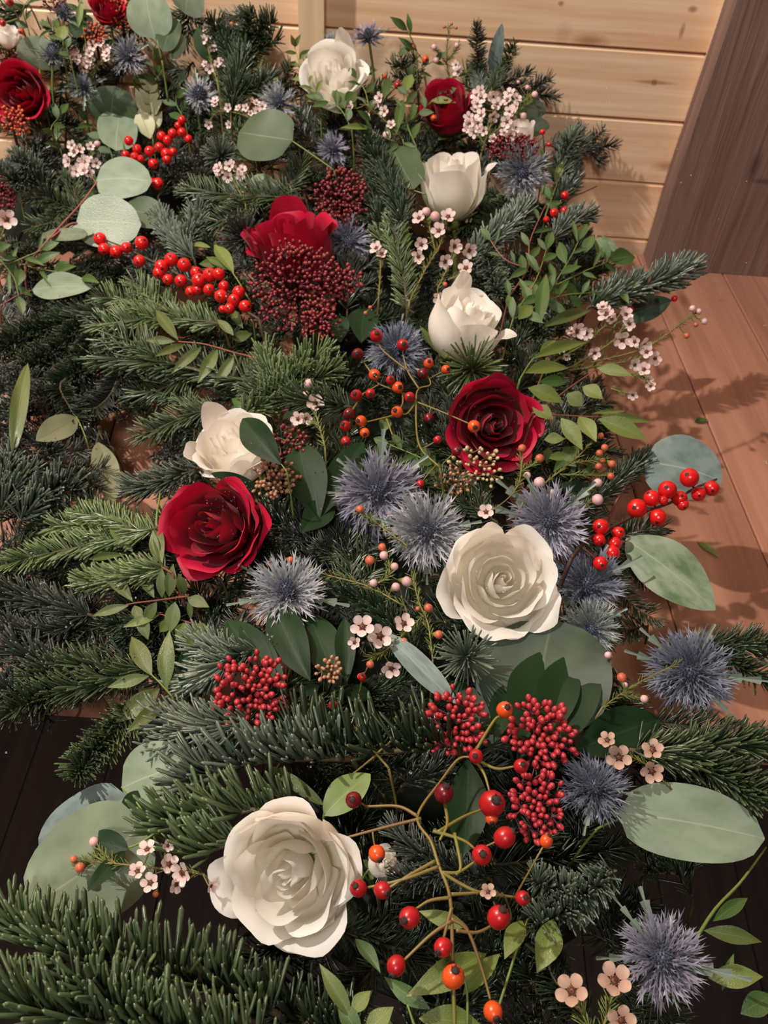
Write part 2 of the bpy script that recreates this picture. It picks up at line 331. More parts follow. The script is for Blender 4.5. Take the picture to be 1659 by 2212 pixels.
# ------------------------------------------------------------------ table, post
ang = math.radians(4.6); TB = np.array([[math.cos(ang), -math.sin(ang), 0], [math.sin(ang), math.cos(ang), 0], [0, 0, 1]])
org = np.array([-.2, .262, 0.0])
tab = thing('wooden_table', 'reddish brown plank table that the two wreaths lie on', 'table', (org[0], org[1], -.75))
def tabpart(name, x0, x1, y0, y1, z0, z1, mat='table'):
    q = MB(); c = np.array([(x0+x1)/2, (y0+y1)/2, (z0+z1)/2]); b = .0012
    hx, hy, hz = (x1-x0)/2, (y1-y0)/2, (z1-z0)/2
    V = []
    for zz, i in ((-hz, 0), (hz-b, 0), (hz, b)):
        V += [(-hx+i, -hy+i, zz), (hx-i, -hy+i, zz), (hx-i, hy-i, zz), (-hx+i, hy-i, zz)]
    Fs = [(3, 2, 1, 0), (8, 9, 10, 11)]+[(r*4+i, r*4+(i+1) % 4, r*4+4+(i+1) % 4, r*4+4+i) for r in (0, 1) for i in range(4)]
    q.add(V, Fs); o = q.build(name, M[mat], tab, smooth=False)
    wc = TB @ c
    o.matrix_local = Matrix.Translation((wc[0], wc[1], wc[2]+.75)) @ Matrix.Rotation(ang, 4, 'Z')
    return o
pw = .0925; YF = .312                                  # the front edge runs parallel to the wall
def plank(x0, x1):
    q = MB(); b = .0012; inv = TB.T; V = []
    def loc(x, wy):                                    # local y at which the plank's edge x meets the world line Y = wy
        return (wy-org[1]-x*math.sin(ang))/math.cos(ang)
    xc = (x0+x1)/2; yc = loc(xc, .63)
    for zz, i in ((-.016, 0), (.016-b, 0), (.016, b)):
        V += [(x0+i-xc, loc(x0, YF)+i-yc, zz), (x1-i-xc, loc(x1, YF)+i-yc, zz), (x1-i-xc, loc(x1, .949)-i-yc, zz), (x0+i-xc, loc(x0, .949)-i-yc, zz)]
    q.add(V, [(3, 2, 1, 0), (8, 9, 10, 11)]+[(r*4+i, r*4+(i+1) % 4, r*4+4+(i+1) % 4, r*4+4+i) for r in (0, 1) for i in range(4)])
    o = q.build('plank', M['table'], tab, smooth=False); wc = TB @ np.array([xc, yc, -.016])
    o.matrix_local = Matrix.Translation((wc[0], wc[1], wc[2]+.75)) @ Matrix.Rotation(ang, 4, 'Z')
for k in range(-13, 9):
    x = .533-.0008+pw*k; plank(x, x+pw-.0012)
for x in (-.6, 1.28):
    for y in (.16, .56): tabpart('leg', x-.03, x+.03, y, y+.06, -.75, -.0325)
tabpart('apron', -.57, 1.25, .16, .18, -.11, -.0325); tabpart('apron', -.57, 1.25, .58, .60, -.11, -.0325)
post = thing('wooden_post', 'rough dark brown upright board standing on the table against the wall', 'post', (.36, .934, 0))
q = MB()
x0, x1 = .2865-.36, .52-.36
nz = 60; V = []; Fs = []
random.seed(3)
for i in range(nz+1):
    z = .0005+.9*(i/nz)
    e = float(np.interp(z, [0, .1, .17, .23, .28, .5], [0, -.0006, .0018, .0042, .0056, .012]))-.001+.0002*random.uniform(-1, 1)
    V += [(x0+e, -.014, z), (x0+e+.002, -.016, z), (x1, -.016, z), (x1, .014, z), (x0+e, .014, z)]
for i in range(nz): Fs += [(i*5+k, i*5+(k+1) % 5, i*5+5+(k+1) % 5, i*5+5+k) for k in range(5)]
Fs += [(4, 3, 2, 1, 0), tuple(nz*5+k for k in range(5))]
q.add(V, Fs); q.build('board', M['post'], post, smooth=False)

# ------------------------------------------------------------------ plant generators
RNG = np.random.default_rng(11)
def down_stem(m, p, d, r, mi=0, depth=.07, n=5):
    """a stem from p going along d and then down into the wreath"""
    p = np.asarray(p); d = nrm(d); q = p + d*depth*.5; e = np.array([q[0]+d[0]*.01, q[1]+d[1]*.01, max(.022, q[2]-depth*.6)])
    m.tube(spline([p, q, e], 7), r, r, n, mi)

# ---- rose
ROSES = []
def petal(R, H, A, phi, lean, curl, tip, ruf, sp, seed, nu=12, nv=12, base=.12):
    rs = np.random.default_rng(seed); f1, f2, f3 = rs.uniform(0, 6.28, 3); dr = rs.uniform(-1, 1, 2)
    V = []; T = []; b = rs.uniform(0, 1)
    for j in range(nv+1):
        v = j/nv
        for i in range(nu+1):
            u = -1+2*i/nu
            vm = v*(1-.42*abs(u)**4.0-.04*u*u) * (1+tip*max(0, 1-abs(u)*1.6)*v**4)
            g = min(vm/.55, 1.0)
            r = base*R + (R-base*R)*math.sin(g*math.pi/2)**.75
            z = H*vm
            if vm > .5: r += lean*R*(vm-.5)/.5
            if vm > .68:
                q = (vm-.68)/.32
                r += curl*(q**1.7)
                z -= max(0, curl)*.75*(q**2.6)
            r += sp*u*max(.15, vm)
            k = v**2
            r += ruf*k*(math.sin(u*4.2+f1)+.6*math.sin(u*8.5+f2)); z += ruf*.7*k*(math.sin(u*5.1+f3)+.5*dr[0])
            a = phi+u*A
            V.append((r*math.cos(a), r*math.sin(a), z)); T.append((v, abs(u), b))
    n = nu+1
    Fs = [(j*n+i, j*n+i+1, j*n+n+i+1, j*n+n+i) for j in range(nv) for i in range(nu)]
    m = MB(); m.add(V, Fs, T); return m
def rose(label, x, y, dpx, ax, colr, opened=.7, seed=0, dz=0, tall=1.0, extra=(), seps=5, twist=0.0, hi=False):
    c = P(x, y, dz); s = mpp(c); R = dpx*s/2; axis = facing(c, *ax)
    H = R*1.55*tall; o0 = c - axis*H*.55
    ROSES.append((c-axis*H*.05, max(R, H*.6)))
    th = thing('rose', label, 'rose', o0); rs = np.random.default_rng(seed)
    Mx = zframe(axis, (0, 0, 0), 1.0, tw=twist); mat = M['white' if colr == 'white' else 'red']; q = 16 if hi else 11
    pets = []; phi = rs.uniform(0, 6.28)
    for i in range(7):                                   # tight heart
        f = i/6; pets.append((R*(.07+.22*f), H*(.90+.05*rs.random()), 1.7-.5*f, phi, -.30+.18*f, 0, .02, R*.012, R*(.05+.02*f))); phi += 2.4
    for i in range(5):
        f = i/4; pets.append((R*(.36+.22*f), H*(.95-.02*f), 1.2-.15*f, phi, -.08+.10*f*opened, R*.07*f*opened, .02, R*.018, R*.05)); phi += 2.4
    for i in range(6):
        f = i/5; pets.append((R*(.64+.2*f), H*(.94-.08*f*opened), .92, phi, .03*opened, R*(.08+.12*f)*opened, .03, R*.028, R*.04)); phi += 2.4+rs.uniform(-.2, .2)
    if opened > .5:
        for i in range(4):
            pets.append((R*.84, H*(.80-.06*rs.random()), .84, phi, .05, R*.2*opened, .03, R*.035, R*.03)); phi += 1.62+rs.uniform(-.2, .2)
    for (a, rr, hh, A, cu) in extra:
        pets.append((R*rr*.92, H*(hh*.6+.4), A, math.radians(a)-twist, .03, R*cu*.6, .05, R*.035, R*.02))
    for k, pt in enumerate(pets):
        Rr, Hh, A, ph, le, cu, ti, ru, sp = pt
        nu = q if Rr > R*.4 else max(9, q-3)
        me = petal(Rr, Hh, A, ph, le, cu, ti, ru, sp, seed*100+k, nu, q).mesh('petal', mat)
        child('petal', me, th, Mx)
    g = MB(); a3 = np.array(Mx.to_3x3())
    g.ball(-axis*R*.02, R*.2, R*.2, R*.24, a3, 10, 6); down_stem(g, -axis*R*.15, -axis, R*.075, 0, .07) if False else None
    e0 = o0-axis*R*.15; d = nrm(-axis*.6+np.array([0, 0, -1.0])); e1 = e0-axis*R*.7; e2 = e1+d*.05; e2[2] = max(e2[2], .03)
    g.tube(spline([e0-o0, e1-o0, e2-o0], 7), R*.075, R*.07, 7)
    g.build('stem', M['twig_green'], th)
    for k in range(seps):
        a = k*2*math.pi/seps+.4; dr = a3 @ np.array([math.cos(a), math.sin(a), 0.0])
        b = dr*R*.16; tp = dr*R*.95 + axis*R*.45
        put_leaf(th, 'sepal', M['sepal'], 'lance', o0+b, o0+tp, R*.42, o0, n=nrm(axis*.3-dr), bend=-.18)
    return th, c, R, axis

# ---- leaf, shared unit meshes: along +Y from 0 to 1, half width 0.5 in X
LEAFMESH = {}
def leaf_mesh(kind, mat, bend, var):
    key = (kind, mat.name, round(bend, 2), var)
    if key in LEAFMESH: return LEAFMESH[key]
    rs = np.random.default_rng(var*7+3); nt_, nu = (14, 6) if kind in ('round', 'ovate', 'oval') else (9, 4)
    V = []; T = []; ph = rs.uniform(0, 6.28); sk = rs.uniform(-.06, .06); fold = {'round': .05, 'oval': .08, 'ovate': .14, 'lance': .16, 'blade': .2}[kind]
    br = rs.uniform()
    for j in range(nt_+1):
        t = j/nt_
        if kind == 'round': wv = math.sqrt(max(0, 1-(2*(t**.86)-1)**2))
        elif kind == 'oval': wv = math.sin(math.pi*t**.92)**.72 if 0 < t < 1 else 0
        elif kind == 'ovate': wv = math.sin(math.pi*t**1.12)**.78 if 0 < t < 1 else 0
        elif kind == 'blade': wv = math.sin(math.pi*t**.7)**.9 if 0 < t < 1 else 0
        else: wv = math.sin(math.pi*t**.9)**1.05 if 0 < t < 1 else 0
        wv = max(wv, .025)
        for i in range(nu+1):
            u = -1+2*i/nu
            xx = .5*wv*u + sk*math.sin(math.pi*t)
            zz = bend*4*t*(1-t)*.5 + fold*abs(u)*wv*.5 + .02*math.sin(ph+t*9+u*2.2)*wv*abs(u)
            V.append((xx, t, zz)); T.append((t, abs(u), br))
    n = nu+1; m = MB(); m.add(V, [(j*n+i, j*n+i+1, j*n+n+i+1, j*n+n+i) for j in range(nt_) for i in range(nu)], T)
    LEAFMESH[key] = m.mesh('leaf', mat); return LEAFMESH[key]
LV = [0]
def put_leaf(th, name, mat, kind, b, t, wid, o0, n=None, bend=.12, roll=0.0):
    b = np.asarray(b); t = np.asarray(t); y = t-b; L_ = np.linalg.norm(y); y = y/L_
    if n is None: n = nrm(CAM-b)*.8+np.array([0, 0, .45])+RNG.normal(0, .12, 3)
    n = np.asarray(n); z = nrm(n-y*(n@y)); x = np.cross(y, z)
    if roll:
        x, z = x*math.cos(roll)+z*math.sin(roll), z*math.cos(roll)-x*math.sin(roll)
    LV[0] += 1
    return child(name, leaf_mesh(kind, mat, bend, LV[0] % 3), th, frame(x, y, z, b-np.asarray(o0), wid, L_, (wid+L_)/2))
def leafpx(th, name, mat, kind, lf, o0, dz=0.0, bend=.12, tipup=None):
    """lf = (bx, by, tx, ty, width px[, tip dz])"""
    bx, by, tx, ty, wp = lf[:5]; du = lf[5] if len(lf) > 5 else RNG.uniform(-.006, .008)
    b = P(bx, by, dz); t = P(tx, ty, dz)
    # keep the leaf from lying flat on the slope of the heap: both ends at near the same depth
    zb = zs(bx, by)+dz; zt = zs(tx, ty)+dz
    mid = (b+t)/2; s = mpp(mid)
    dd = float((b-CAM) @ CF); dt = float((t-CAM) @ CF); lim = math.hypot(tx-bx, ty-by)*s*.8
    if abs(dt-dd) > lim:
        want = dd+math.copysign(lim, dt-dd); t = CAM+(t-CAM)*want/dt
    r = nrm(CAM-t); t = t+r*du
    return put_leaf(th, name, mat, kind, b, t, wp*s, o0, bend=bend)
def pts3(poly, dz=0.0):
    """pixel polyline to points; neighbours are kept at depths that a short stem could span"""
    out = []
    for i, q in enumerate(poly):
        p = P(q[0], q[1], dz+(q[2] if len(q) > 2 else 0))
        if out:
            s = mpp(p); d0 = float((out[-1]-CAM) @ CF); d1 = float((p-CAM) @ CF)
            lim = math.hypot(q[0]-poly[i-1][0], q[1]-poly[i-1][1])*s*1.1+.002
            if abs(d1-d0) > lim: p = CAM+(p-CAM)*(d0+math.copysign(lim, d1-d0))/d1
        out.append(p)
    return out
def sprig(label, stems, leaves, mat, dz=0.0, stem_mat='twig_green', rpx=2.5, kind='lance', name='leafy_sprig', cat='leaf sprig', bend=.14, auto=None):
    """leaves: (bx,by,tx,ty,w[,tipup[,mat]]); auto=(len px, width px, step px, angle) leaves along every stem"""
    first = P(*stems[0][0][:2], dz); th = thing(name, label, cat, first); s = mpp(first); m = MB()
    for st in stems:
        m.tube(spline(pts3(st, dz), max(5, 3*len(st))), rpx*s, rpx*s*.55, 5)
    down_stem(m, first, nrm(first-P(*stems[0][1][:2], dz))*.35+np.array([0, 0, -1.2]), rpx*s, 0, .035)
    m.build('stem', M[stem_mat], th, first)
    for lf in leaves:
        mm = M[lf[6]] if len(lf) > 6 else M[mat]
        leafpx(th, 'leaf', mm, kind, lf[:6] if len(lf) > 5 and lf[5] is not None else lf[:5], first, dz, bend)
    if auto:
        Lp, Wp, step, an = auto[:4]
        for st in stems:
            pp = [np.array(q[:2], float) for q in st]; acc = 0; sd = 1; k = 0
            for a, b in zip(pp, pp[1:]):
                d = np.linalg.norm(b-a); dr = (b-a)/d; t = (step-acc) % step
                while t < d:
                    c = a+dr*t; sd = -sd; k += 1
                    q = math.radians(an*RNG.uniform(.75, 1.25))*sd; v = np.array([dr[0]*math.cos(q)-dr[1]*math.sin(q), dr[0]*math.sin(q)+dr[1]*math.cos(q)])
                    l_ = Lp*RNG.uniform(.7, 1.2); e = c+v*l_
                    leafpx(th, 'leaf', M[mat], kind, (c[0], c[1], e[0], e[1], Wp*RNG.uniform(.75, 1.2)*RNG.choice([1, 1, .55]), RNG.uniform(-.008, .012)), first, dz, bend)
                    t += step
                acc = (acc+d) % step
            e = pp[-1]+nrm(pp[-1]-pp[-2])*Lp*.9
            leafpx(th, 'leaf', M[mat], kind, (pp[-1][0], pp[-1][1], e[0], e[1], Wp), first, dz, bend)
    return th

# ---- fir
def needle_mesh(name, B, Dv, Cv, Sv, L_, W_, Rn, mat, lod=1):
    """B base, Dv direction, Cv curl direction, Sv broad side; vectorised: rings of 4 (or 3) and a blunt tip"""
    N = len(B); ts = (0.0, .42, .94) if lod else (0.0, .8); wd = (.6, 1.0, .8) if lod else (.8, .9); k = 4 if lod else 3
    Nv = np.cross(Dv, Sv); rings = []; tin = []
    for t, wf in zip(ts, wd):
        c = B+Dv*(L_*t)[:, None]+Cv*(L_*t*t)[:, None]
        for a in range(k):
            an = 2*math.pi*(a+.5)/k
            rings.append(c+Sv*(W_*.5*wf*math.cos(an))[:, None]+Nv*(W_*.28*wf*math.sin(an))[:, None]); tin.append(t)
    rings.append(B+Dv*L_[:, None]+Cv*L_[:, None]); tin.append(1.0)
    V = np.stack(rings, 1); nv = V.shape[1]; tr = []
    for r in range(len(ts)-1):
        for a in range(k):
            p, q = r*k+a, r*k+(a+1) % k; tr += [(p, q, q+k), (p, q+k, p+k)]
    r = (len(ts)-1)*k; tr += [(r+a, r+(a+1) % k, nv-1) for a in range(k)]
    TR = (np.array(tr)[None]+(np.arange(N)*nv)[:, None, None]).reshape(-1, 3)
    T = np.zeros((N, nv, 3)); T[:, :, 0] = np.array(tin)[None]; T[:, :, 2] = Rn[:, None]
    return fast_mesh(name, V.reshape(-1, 3), TR, T.reshape(-1, 3), mat)
def fir(label, poly, npx, mat='fir', style='noble', dz=0.0, lats=(), seed=0, dens=1.0, wr=.15, lod=1, up=None, beta=58, curl=.35, spread=1.0):
    """fir branch along the pixel polyline base..tip; npx = needle length in pixels; lats = (t, pixel polyline) side shoots"""
    rs = np.random.default_rng(seed+5); main = pts3(poly, dz); first = main[0]
    th = thing('fir_branch', label, 'fir branch', first); tw = MB(); allq = []
    for poly3, sc in [(main, 1.0)]+[(pts3(l, dz), .9) for l in lats]:
        n = 40; C = np.array(spline(poly3, n)); s = mpp(C[n//2]); NL = npx*s*sc
        seg = np.linalg.norm(np.diff(C, axis=0), axis=1); Lt = seg.sum(); cum = np.concatenate([[0], np.cumsum(seg)])
        tw.tube(list(C[::4])+[C[-1]], NL*.075, NL*.035, 5)
        cnt = max(24, int(Lt/(NL*.021)*dens)); cnt = min(cnt, 900)
        t = np.sort(rs.uniform(0.02, 1, cnt)); pos = np.stack([np.interp(t*Lt, cum, C[:, i]) for i in range(3)], 1)
        tan = np.stack([np.interp(t*Lt, cum, np.gradient(C[:, i])) for i in range(3)], 1); tan /= np.linalg.norm(tan, axis=1)[:, None]
        upv = CU+.45*nrm(CAM-C[n//2]) if style == 'row' else np.array([0, 0, 1.0])*.7 + nrm(CAM-C[n//2])*.5
        S = np.cross(tan, upv); S /= np.linalg.norm(S, axis=1)[:, None]+1e-9; Nn = np.cross(S, tan)
        if style == 'noble': al = rs.uniform(-1.9, 1.9, cnt)*spread
        elif style == 'row': al = rs.uniform(-1.25, 1.25, cnt)
        elif style == 'flat': al = rs.choice([-1, 1], cnt)*rs.normal(1.25, .28, cnt)
        else: al = rs.uniform(-math.pi, math.pi, cnt)
        be = np.radians(74 if style == 'row' else beta)*rs.normal(1, .13, cnt)*(1-.62*np.clip((t-.86)/.14, 0, 1))
        rad = Nn*np.cos(al)[:, None]+S*np.sin(al)[:, None]
        Dv = tan*np.cos(be)[:, None]+rad*np.sin(be)[:, None]+rs.normal(0, .15 if style == 'row' else .08, (cnt, 3)); Dv /= np.linalg.norm(Dv, axis=1)[:, None]
        Sv = np.cross(Dv, rad); Sv /= np.linalg.norm(Sv, axis=1)[:, None]+1e-9
        if style in ('noble', 'row'): Cv = (Nn*.75+tan*.15)*curl
        elif style == 'flat': Cv = (tan*.35+Nn*.25)*curl
        else: Cv = tan*curl*.4
        ln = NL*rs.uniform(.58 if style == 'row' else .7, 1.1, cnt)*(1-.35*np.clip((t-.9)/.1, 0, 1))*(.75+.25*np.clip(t/.12, 0, 1))
        allq.append((pos, Dv, Cv*np.ones((cnt, 1)) if Cv.shape[0] != cnt else Cv, Sv, ln, ln*wr*rs.uniform(.85, 1.15, cnt), rs.uniform(0, 1, cnt)))
        tw.ball(C[-1], NL*.09, NL*.09, NL*.12, None, 6, 4)
    B, Dv, Cv, Sv, ln, wd, rn = [np.concatenate([q[i] for q in allq]) for i in range(7)]
    keep = np.ones(len(B), bool); tipp = B+Dv*ln[:, None]+Cv*ln[:, None]        # no needle grows through a bloom
    for rc, rr in ROSES:
        for q in (B, tipp, (B+tipp)/2): keep &= ((q-rc)**2).sum(1) > (rr*.97)**2
    if keep.sum() < 12: keep[:] = True
    B, Dv, Cv, Sv, ln, wd, rn = [q[keep] for q in (B, Dv, Cv, Sv, ln, wd, rn)]
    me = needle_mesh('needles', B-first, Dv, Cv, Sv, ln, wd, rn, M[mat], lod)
    o = child('needles', me, th, Matrix()); o['kind'] = 'stuff'
    down_stem(tw, first, nrm(first-main[1])*.4+np.array([0, 0, -1.2]), NL*.07, 0, .022)
    tw.build('twig', M['twig'], th, first)
    return th
def tuft(label, x, y, rpx, mat='fir_blue', dz=0.0, n=120, seed=0, ax=(0, .2, 1), wr=.1):
    """a fir tip seen end on"""
    c = P(x, y, dz); s = mpp(c); rs = np.random.default_rng(seed); a = facing(c, *ax); th = thing('fir_branch', label, 'fir branch', c-a*rpx*s*.5)
    X = nrm(CR-a*(CR@a)); Yv = np.cross(a, X); ph = rs.uniform(0, 6.28, n); be = np.radians(rs.uniform(18, 95, n))
    rad = X*np.cos(ph)[:, None]+Yv*np.sin(ph)[:, None]; Dv = a*np.cos(be)[:, None]+rad*np.sin(be)[:, None]
    Sv = np.cross(Dv, a); Sv /= np.linalg.norm(Sv, axis=1)[:, None]; ln = rpx*s*rs.uniform(.75, 1.05, n)
    B = c-a*(be/1.6*rpx*s*.3)[:, None]+rs.normal(0, .0004, (n, 3)); l0 = np.array(th.location)
    keep = np.ones(n, bool); tipp = B+Dv*ln[:, None]
    for rc, rr in ROSES:
        for q in (B, tipp, (B+tipp)/2): keep &= ((q-rc)**2).sum(1) > (rr*.97)**2
    if keep.sum() < 12: keep[:] = True
    B, Dv, Sv, ln = B[keep], Dv[keep], Sv[keep], ln[keep]; n = len(B)
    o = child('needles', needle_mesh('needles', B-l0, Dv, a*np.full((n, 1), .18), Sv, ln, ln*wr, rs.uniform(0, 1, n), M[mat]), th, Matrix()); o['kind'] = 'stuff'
    g = MB(); down_stem(g, c+a*rpx*s*.02, -a, rpx*s*.06, 0, .05); g.build('twig', M['twig'], th, l0); return th

# ---- sea holly
def sea_holly(label, x, y, rpx, mat='holly', ax=(0, .15, 1), dz=0.0, n=190, seed=0, bracts=(), core=.30, elong=1.25, barb=True):
    """ruff of narrow spiny bracts round a cone; bracts = (image angle, length factor, width factor) for the big outer ones"""
    c = P(x, y, dz); s = mpp(c); R = rpx*s; rs = np.random.default_rng(seed+90); a = facing(c, *ax); X = nrm(CR-a*(CR@a)); Yv = np.cross(a, X)
    l0 = c-a*R*.35; th = thing('sea_holly', label, 'sea holly', l0)
    ph = rs.uniform(0, 6.28, n); be = np.radians(np.concatenate([rs.uniform(22, 70, n//3), rs.uniform(55, 112, n-n//3)]))
    rad = X*np.cos(ph)[:, None]+Yv*np.sin(ph)[:, None]; Dv = a*np.cos(be)[:, None]+rad*np.sin(be)[:, None]
    Sv = np.cross(Dv, a); Sv /= np.linalg.norm(Sv, axis=1)[:, None]+1e-9; tws = rs.normal(0, .6, n); Nv = np.cross(Dv, Sv); Sv = Sv*np.cos(tws)[:, None]+Nv*np.sin(tws)[:, None]; Nv = np.cross(Dv, Sv)
    ln = R*rs.uniform(.62, 1.08, n)*np.where(be < .9, .72, 1.0); wd = ln*rs.uniform(.045, .085, n); B = c+Dv*R*.1-a*R*.12
    V = []; T = []; TR = []
    for i in range(n):
        o = len(V); rn = rs.random(); L_ = ln[i]; W_ = wd[i]; cu = a*rs.normal(.04, .05)*L_
        P_ = lambda t, w, h=0: B[i]+Dv[i]*L_*t+cu*t*t+Sv[i]*W_*w+Nv[i]*W_*h
        q = [(0, -.5), (0, .5), (.4, -.62), (.4, .62), (.72, -.35), (.72, .35), (1, 0)]
        V += [P_(t, w, .25*abs(w)) for t, w in q]; T += [(t, abs(w), rn) for t, w in q]
        TR += [(o, o+1, o+3), (o, o+3, o+2), (o+2, o+3, o+5), (o+2, o+5, o+4), (o+4, o+5, o+6)]
        if barb:
            for t, sd in ((.36, 1), (.5, -1), (.66, 1), (.78, -1)):
                o = len(V); V += [P_(t-.06, .3*sd), P_(t+.03, .3*sd), P_(t+.13, 2.1*sd*(1.1-t*.5), .5)]; T += [(t, 0, rn), (t, 0, rn), (min(1, t+.25), 0, rn)]; TR += [(o, o+1, o+2)]
    o = child('spines', fast_mesh('spines', np.array(V)-l0, np.array(TR), np.array(T), M[mat]), th, Matrix()); o['kind'] = 'stuff'
    g = MB(); A3 = np.stack([X, Yv, a], 1); g.ball(c-l0, R*core*.8, R*core*.8, R*core*elong, A3, 12, 9)
    for k in range(90):                                   # florets of the cone, spiralled
        f = (k+.5)/90; z = 1-1.25*f; pr = k*2.39996; rr = math.sqrt(max(0, 1-z*z)); d = A3 @ np.array([rr*math.cos(pr), rr*math.sin(pr), z*1.0])
        q = c-l0+A3 @ np.array([rr*math.cos(pr)*R*core*.8, rr*math.sin(pr)*R*core*.8, z*R*core*elong]); w_ = R*core*.13; e1 = nrm(np.cross(d, a+.01)); e2 = np.cross(d, e1)
        g.add([q+e1*w_, q+e2*w_, q-e1*w_, q-e2*w_, q+d*R*core*.34], [(0, 1, 4), (1, 2, 4), (2, 3, 4), (3, 0, 4)], [(.2, 0, .5)]*4+[(1, 0, .5)])
    g.build('cone', M['holly_core'], th, smooth=False)
    g = MB(); down_stem(g, c-a*R*.1, -a, R*.07, 0, .07, 6); g.build('stem', M['twig_green'], th, l0)
    for (an, lf, wf) in bracts:
        an = math.radians(an); d = nrm(X*math.cos(an)+Yv*math.sin(an)+a*.12); sd = np.cross(a, d); nn = np.cross(d, sd); L_ = R*lf; W_ = R*wf
        b0 = c-a*R*.15+d*R*.12; m = MB(); V = []; T = []; K = 9
        for k in range(K+1):
            t = k/K; wv = math.sin(math.pi*min(1, t**.8*.95+.04))**.9*(1.0 if k % 2 == 0 else .3)
            if k == K: wv = 0.01
            sh = .10 if k % 2 == 0 else 0
            for u in (-1, 0, 1): V.append(b0+d*L_*(t+sh*abs(u))+sd*W_*.5*wv*u+nn*(W_*.18*wv*abs(u)+.10*L_*t*(1-t))); T.append((t, abs(u), .5))
        m.add(V, [(k*3+i, k*3+i+1, k*3+4+i, k*3+3+i) for k in range(K) for i in (0, 1)], T); m.build('bract', M['holly_leaf'], th, l0, smooth=False)
    return th

# ---- round fruit on stems
def ball_mesh(name, mat, eye, nu=14, nv=10, sz=1.0):
    m = MB(); m.ball((0, 0, 0), 1, 1, sz, None, nu, nv, 0, 1); return m.mesh(name, [M[mat], M[eye]])
BERRY = ball_mesh('berry', 'berry', 'berry_eye', 18, 14)
def hip_mesh(mat):
    m = MB(); m.ball((0, 0, 0), 1, 1, 1.08, None, 14, 10, 0, None)
    m.tube([(0, 0, .92), (0, 0, 1.12), (0, 0, 1.2)], .42, .30, 9, 1)
    for k in range(5):
        a = k*1.2566; m.add([(.3*math.cos(a-.4), .3*math.sin(a-.4), 1.1), (.3*math.cos(a+.4), .3*math.sin(a+.4), 1.1), (.42*math.cos(a), .42*math.sin(a), 1.42)], [(0, 1, 2)], None, 1)
    return m.mesh('hip', [M[mat], M['hip_eye']])
HIP = {k: hip_mesh(k) for k in ('hip_red', 'hip_orange', 'hip_dark')}
def fruit(name, label, cat, stems, items, meshes, rpx, stem_mat, dz=0.0, part='berry', dzf=0.004, eye=None):
    """items: (x, y, r px[, mesh key]); every fruit hangs by a stalk from the nearest stem point"""
    first = P(*stems[0][0][:2], dz); th = thing(name, label, cat, first); s = mpp(first); g = MB(); nodes = []
    for st in stems:
        c = spline(pts3(st, dz), 6*len(st)); g.tube(c, rpx*s, rpx*s*.6, 6); nodes += c
    nodes = np.array(nodes)
    for it in items:
        x, y, r = it[:3]; key = it[3] if len(it) > 3 else 0
        base = P(x, y, dz); npx = np.array([[829.5+FPX*((q-CAM)@CR)/((q-CAM)@CF), 1106+FPX*((q-CAM)@CD)/((q-CAM)@CF)] for q in nodes])
        j = int(np.argmin((npx[:, 0]-x)**2+(npx[:, 1]-y)**2)); near = nodes[j]
        dep = float((near-CAM) @ CF); R = r*dep/FPX; dep2 = dep - RNG.uniform(-.2, .9)*R - (dzf if dzf else 0)
        c = CAM+ray(x, y)*dep2; R = r*dep2/FPX
        a = nrm(c-near+.3*R*nrm(CAM-c)) if eye is None else facing(c, *eye)
        d = c-near
        out = nrm(nrm(d)*.7+nrm(CAM-c)*RNG.uniform(.2, 1.2)+RNG.normal(0, .25, 3))
        child(part, meshes[key], th, zframe(out, c-first, R, tw=RNG.uniform(0, 6)))
        if np.linalg.norm(d) > R*.5: g.tube(spline([near-d*.02, (near+c)/2+RNG.normal(0, R*.12, 3), c-nrm(d)*R*.7], 4), rpx*s*.55, rpx*s*.45, 5)
    down_stem(g, first, nrm(first-nodes[3])*.4+np.array([0, 0, -1.2]), rpx*s, 0, .06, 6)
    g.build('stem', M[stem_mat], th, first); return th

